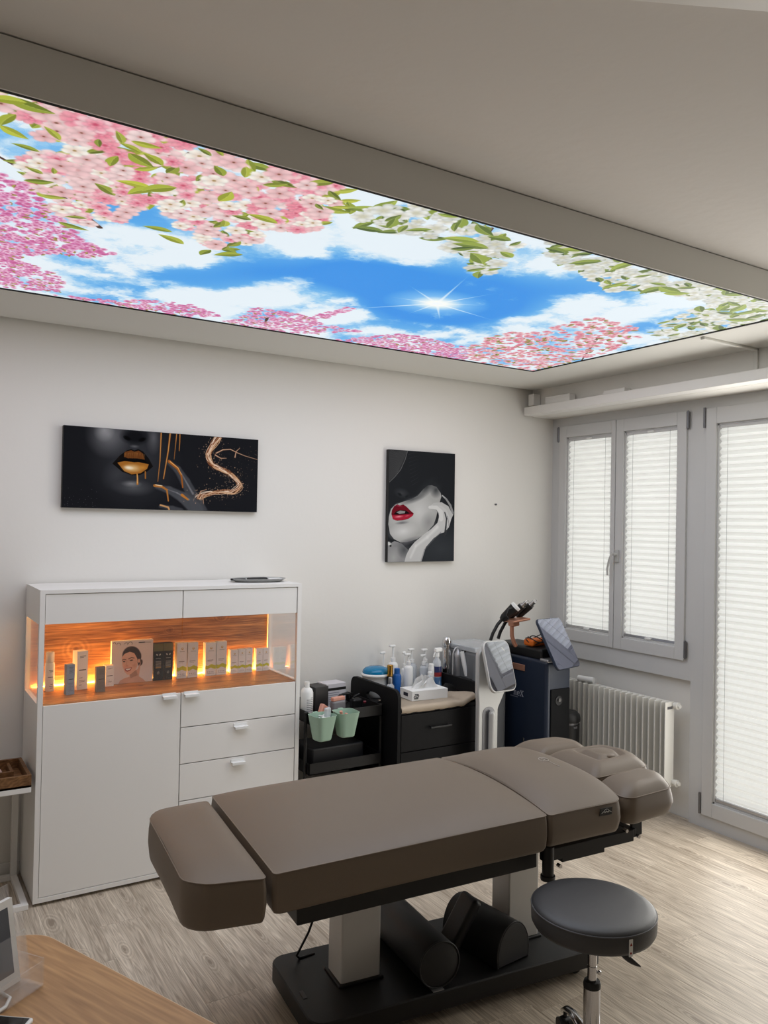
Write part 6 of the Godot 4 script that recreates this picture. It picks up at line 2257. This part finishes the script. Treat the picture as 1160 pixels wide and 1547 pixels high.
# ---------------------------------------------------------------- goods in the lit niche
func label_tex(base: Color, ink: Color, band: Color, kind: int) -> ImageTexture:
	var cv := Cv.new(64, 192, base)
	var bar := func(x0, x1, y, hh, c):
		cv.img.fill_rect(Rect2i(x0, y, x1 - x0, hh), c)
	if kind == 0:      # sun emblem, yellow wave
		cv.blob(34, 32, 8, 8, 0, band.darkened(0.1), 0.4)
		cv.blob(34, 30, 4, 4, 0, base, 0.4)
		bar.call(18, 50, 46, 3, ink.lightened(0.45))
		bar.call(12, 48, 100, 3, ink)
		bar.call(12, 40, 108, 2, ink.lightened(0.4))
		var wv := PackedVector2Array()
		for i in 17:
			wv.append(Vector2(i * 4, 130 + sin(i * 0.5) * 4))
		for i in range(16, -1, -1):
			wv.append(Vector2(i * 4, 150 + sin(i * 0.5 + 0.6) * 4))
		cv.poly(wv, Color(0.80, 0.80, 0.08))
		for i in 4:
			cv.blob(14 + i * 11, 170, 3, 4, 0, ink.lightened(0.3), 0.5)
		bar.call(10, 54, 178, 2, ink.lightened(0.4))
	elif kind == 1:    # plain lines
		bar.call(16, 52, 24, 3, ink)
		bar.call(16, 40, 31, 3, ink)
		bar.call(12, 54, 92, 5, ink.darkened(0.3))
		bar.call(14, 34, 132, 2, ink)
		bar.call(14, 50, 146, 2, ink)
		bar.call(14, 46, 152, 2, ink)
		bar.call(14, 30, 168, 2, ink)
	elif kind == 2:    # black with gold head
		bar.call(0, 64, 0, 40, band)
		cv.blob(22, 58, 9, 5, 0.5, ink, 0.4)
		cv.blob(42, 58, 9, 5, -0.5, ink, 0.4)
		bar.call(16, 48, 76, 2, ink)
		for i in 5:
			bar.call(14, 50, 92 + i * 6, 3, ink.darkened(0.25))
		bar.call(14, 50, 122, 6, Color(0.62, 0.5, 0.3))
		cv.blob(32, 152, 9, 9, 0, ink.darkened(0.2), 0.3)
		cv.blob(32, 152, 6, 6, 0, base, 0.3)
		cv.blob(32, 152, 3, 3, 0, ink, 0.3)
	else:              # grey-blue, small print
		for i in 5:
			bar.call(20, 54 - (i % 2) * 8, 16 + i * 9, 4, ink)
		bar.call(16, 54, 92, 4, ink.darkened(0.4))
		for i in 7:
			bar.call(16, 52 - (i % 3) * 7, 118 + i * 8, 2, ink)
	return cv.tex()

func goods_box(called: String, label: String, xa: float, xb: float, zfront: float, depth: float, h: float, tex: Texture2D, turn := 0.0, group := "") -> void:
	var m := Mb.new()
	var w := xb - xa
	m.box(Vector3(0, h / 2, 0), Vector3(w, h, depth))
	# tops and bottoms take plain card from the edge of the print
	for i in m.v.size():
		if absf(m.n[i].y) > 0.9:
			m.t[i] = Vector2(0.05, 0.38)
		elif absf(m.n[i].x) > 0.9:
			m.t[i] = Vector2(0.03 + 0.06 * m.t[i].x, m.t[i].y)
	solo(called, m, tmat(tex, 0.55), label, "box", Vector3((xa + xb) / 2, 0.8184, zfront - depth / 2), turn, group)

func build_products() -> void:
	var yel := label_tex(Color(0.93, 0.92, 0.92), Color(0.45, 0.42, 0.42), Color(0.85, 0.66, 0.3), 0)
	var plain := label_tex(Color(0.93, 0.92, 0.91), Color(0.5, 0.5, 0.5), Color.WHITE, 1)
	var blk := label_tex(Color(0.075, 0.075, 0.075), Color(0.8, 0.78, 0.72), Color(0.44, 0.40, 0.20), 2)
	var gb := label_tex(Color(0.55, 0.60, 0.66), Color(0.38, 0.42, 0.48), Color.WHITE, 3)
	var tp := label_tex(Color(0.50, 0.47, 0.43), Color(0.40, 0.37, 0.34), Color.WHITE, 3)
	# foam pump bottle
	var t := thing("foam_bottle", "white foam pump bottle at the left end of the niche", "bottle", Vector3(0.655, 0.8184, -3.81))
	var b := Mb.new()
	b.lathe(Vector3.ZERO, [Vector2(0, 0), Vector2(0.019, 0), Vector2(0.0205, 0.004), Vector2(0.0205, 0.118), Vector2(0.018, 0.126), Vector2(0.0, 0.126)], 24)
	part(t, "body", b, M.plastic)
	b = Mb.new()
	b.lathe(Vector3.ZERO, [Vector2(0.0165, 0.126), Vector2(0.0185, 0.128), Vector2(0.0185, 0.168), Vector2(0.016, 0.173), Vector2(0, 0.173)], 24)
	part(t, "clear_cap", b, M.clear_plastic)
	b = Mb.new()
	b.cyl(Vector3(0, 0.126, 0), Vector3(0, 0.158, 0), 0.010, 14)
	part(t, "pump", b, M.plastic)
	b = Mb.new()
	for q in [[0.092, 0.012], [0.086, 0.009], [0.062, 0.014], [0.03, 0.007], [0.022, 0.01], [0.014, 0.008]]:
		for i in 6:
			var a0: float = PI / 2 - 0.55 + 0.9 * i / 6.0 * q[1] / 0.012
			var a1: float = PI / 2 - 0.55 + 0.9 * (i + 1) / 6.0 * q[1] / 0.012
			b.face([Vector3(cos(a1) * 0.0208, q[0], sin(a1) * 0.0208), Vector3(cos(a0) * 0.0208, q[0], sin(a0) * 0.0208), Vector3(cos(a0) * 0.0208, q[0] + 0.0025, sin(a0) * 0.0208), Vector3(cos(a1) * 0.0208, q[0] + 0.0025, sin(a1) * 0.0208)])
	part(t, "printed_lines", b, mat(Color(0.4, 0.4, 0.42), 0.6))
	goods_box("product_box", "tall white box at the left of the lit niche", 0.756, 0.806, -3.775, 0.045, 0.172, plain, 0.25)
	goods_box("product_box", "grey-blue box standing in front of the tall white box", 0.700, 0.735, -3.685, 0.03, 0.131, gb, 0.15)
	goods_box("product_box", "taupe box in front of the small white box", 0.828, 0.867, -3.687, 0.03, 0.110, tp, 0.0)
	goods_box("product_box", "small white box between the taupe box and the portrait card", 0.890, 0.928, -3.79, 0.035, 0.095, plain, 0.1)
	goods_box("product_box", "black box with a gold top next to the portrait card", 1.121, 1.167, -3.825, 0.042, 0.176, blk, 0.0, "black boxes with gold tops")
	goods_box("product_box", "black box with a gold top beside the centre of the niche", 1.169, 1.214, -3.825, 0.042, 0.176, blk, 0.0, "black boxes with gold tops")
	var g := "white boxes with a yellow wave"
	goods_box("product_box", "white yellow-banded box right beside the black boxes", 1.235, 1.284, -3.828, 0.038, 0.172, yel, 0.0, g)
	goods_box("product_box", "white yellow-banded box at the left of the right niche", 1.289, 1.340, -3.828, 0.038, 0.170, yel, 0.0, g)
	goods_box("product_box", "left box of the middle pair with a yellow wave", 1.380, 1.434, -3.832, 0.034, 0.163, yel, 0.0, g)
	goods_box("product_box", "right box of the middle pair, the tallest with a yellow wave", 1.437, 1.490, -3.832, 0.034, 0.166, yel, 0.0, g)
	goods_box("product_box", "first of the three small yellow-banded boxes", 1.512, 1.552, -3.834, 0.032, 0.119, yel, 0.0, g)
	goods_box("product_box", "second of the three small yellow-banded boxes", 1.554, 1.592, -3.834, 0.032, 0.120, yel, 0.0, g)
	goods_box("product_box", "third of the three small yellow-banded boxes", 1.594, 1.630, -3.834, 0.032, 0.121, yel, 0.0, g)
	goods_box("product_box", "left of the two small boxes at the right end of the niche", 1.652, 1.688, -3.838, 0.028, 0.115, yel, 0.0, g)
	goods_box("product_box", "rightmost small yellow-banded box in the niche", 1.690, 1.724, -3.838, 0.028, 0.115, yel, 0.0, g)
	# portrait card
	var c := thing("portrait_card", "square display card with a smiling dark-haired woman", "display card", Vector3(1.021, 0.8184, -3.825))
	part(c, "board", one_rbox(Vector3(-0.096, 0, -0.024), Vector3(0.096, 0.2, 0), 0.001, 1), M.paper)
	var f := Mb.new()
	f.face([Vector3(-0.0955, 0.0005, 0.0004), Vector3(0.0955, 0.0005, 0.0004), Vector3(0.0955, 0.1995, 0.0004), Vector3(-0.0955, 0.1995, 0.0004)], [Vector2(0, 1), Vector2(1, 1), Vector2(1, 0), Vector2(0, 0)])
	part(c, "print", f, tmat(portrait(), 0.45))

func portrait() -> ImageTexture:
	var w := 360
	var cv := Cv.new(w, w, Color(0.90, 0.85, 0.84))
	# picture frame in zoom pixels: x 735..1090, y 290..650
	var P := func(a): return sc(a, 735, 290, 1.0, 1.0)
	var PP := func(a): return PackedVector2Array(sc(a, 735, 290, 1.0, 1.0))
	var spot := func(x, y, rx, ry, rot, col, soft, al): cv.blob(x - 735, y - 290, rx, ry, rot, col, soft, al)
	var skin := Color(0.90, 0.71, 0.62)
	var hair := Color(0.20, 0.12, 0.10)
	spot.call(985, 485, 22, 32, 0.3, hair, 0.3, 1.0)
	cv.poly(PP.call([890, 560, 960, 540, 990, 470, 975, 600, 1010, 625, 1040, 655, 795, 655, 810, 625, 850, 605, 893, 598]), skin.darkened(0.05))
	spot.call(905, 640, 60, 30, 0, skin.lightened(0.08), 1.0, 0.7)
	cv.poly(PP.call([893, 575, 950, 545, 965, 590, 900, 610]), skin.darkened(0.22))
	spot.call(905, 415, 84, 78, 0.35, hair, 0.12, 1.0)
	spot.call(960, 440, 34, 55, 0.2, hair, 0.2, 1.0)
	spot.call(972, 468, 14, 20, 0, skin, 0.3, 1.0)
	cv.poly(PP.call([822, 430, 845, 400, 890, 385, 930, 400, 958, 450, 962, 500, 945, 545, 905, 575, 875, 580, 850, 555, 830, 505]), skin)
	spot.call(880, 420, 50, 28, 0.1, skin.lightened(0.18), 1.0, 0.7)
	spot.call(862, 505, 26, 22, 0, Color(0.86, 0.58, 0.50), 1.0, 0.7)
	spot.call(935, 505, 26, 26, 0, Color(0.82, 0.56, 0.48), 1.0, 0.6)
	cv.stroke(P.call([826, 452, 840, 446, 858, 452]), 3, 3, hair)
	cv.stroke(P.call([880, 446, 905, 436, 930, 442]), 3.5, 3, hair)
	spot.call(842, 466, 13, 6, 0.1, Color(0.16, 0.1, 0.1), 0.5, 1.0)
	spot.call(906, 459, 17, 7, -0.1, Color(0.16, 0.1, 0.1), 0.5, 1.0)
	cv.stroke(P.call([868, 462, 862, 490, 866, 505, 880, 503]), 2, 2, skin.darkened(0.25), 0.8)
	cv.poly(PP.call([848, 528, 870, 522, 912, 520, 900, 545, 875, 553, 858, 548]), Color(0.62, 0.25, 0.24))
	cv.poly(PP.call([854, 530, 880, 526, 906, 525, 895, 538, 870, 543]), Color(0.97, 0.95, 0.93))
	spot.call(888, 355, 50, 10, -0.2, Color(0.38, 0.27, 0.22), 0.9, 0.6)
	# marks along the top edge
	var ink := Color(0.35, 0.33, 0.33)
	for q in [[755, 302, 10], [792, 312, 15], [858, 312, 14], [893, 310, 17]]:
		var arc := []
		for k in 9:
			var a: float = PI + PI * k / 8.0 * 1.2
			arc.append(Vector2(q[0] - 735 + cos(a) * q[2], q[1] - 290 + sin(a) * q[2] * 0.8 + 6))
		cv.stroke(arc, 2.5, 2.5, ink)
	cv.stroke(P.call([970, 312, 1020, 312]), 4.5, 4.5, Color(0.2, 0.2, 0.2))
	cv.stroke(P.call([1026, 312, 1072, 315]), 4, 4, Color(0.68, 0.64, 0.62))
	cv.img.resize(180, 180, Image.INTERPOLATE_LANCZOS)
	return cv.tex()

func build_small() -> void:
	# oval tray on the cabinet top
	var t := thing("oval_tray", "flat grey oval tray on the cabinet top", "tray", Vector3(1.595, 1.2905, -3.70))
	var m := Mb.new()
	m.xf = Transform3D(Basis.IDENTITY.scaled(Vector3(1.0, 1.0, 0.62)), Vector3.ZERO)
	m.lathe(Vector3.ZERO, [Vector2(0, 0), Vector2(0.115, 0), Vector2(0.14, 0.012), Vector2(0.145, 0.016), Vector2(0.142, 0.0165), Vector2(0.135, 0.012), Vector2(0.11, 0.004), Vector2(0, 0.004)], 48, 0.6)
	part(t, "dish", m, mat(Color(0.66, 0.66, 0.65), 0.35))
	solo("eyeglass_case", one_rbox(Vector3(-0.05, 0, -0.02), Vector3(0.05, 0.016, 0.02), 0.006), M.black, "slim black case lying in the oval tray", "case", Vector3(1.585, 1.2948, -3.69), 0.1)
	solo("note_card", one_rbox(Vector3(-0.035, 0, -0.02), Vector3(0.035, 0.012, 0.02), 0.001, 1), M.paper, "small white card pack right of the black case", "card", Vector3(1.675, 1.2948, -3.69), -0.05)
	solo("pen", one_rbox(Vector3(-0.04, 0, -0.006), Vector3(0.04, 0.01, 0.006), 0.004), M.black, "short black pen at the left end of the oval tray", "pen", Vector3(1.485, 1.2985, -3.69), 0.1)
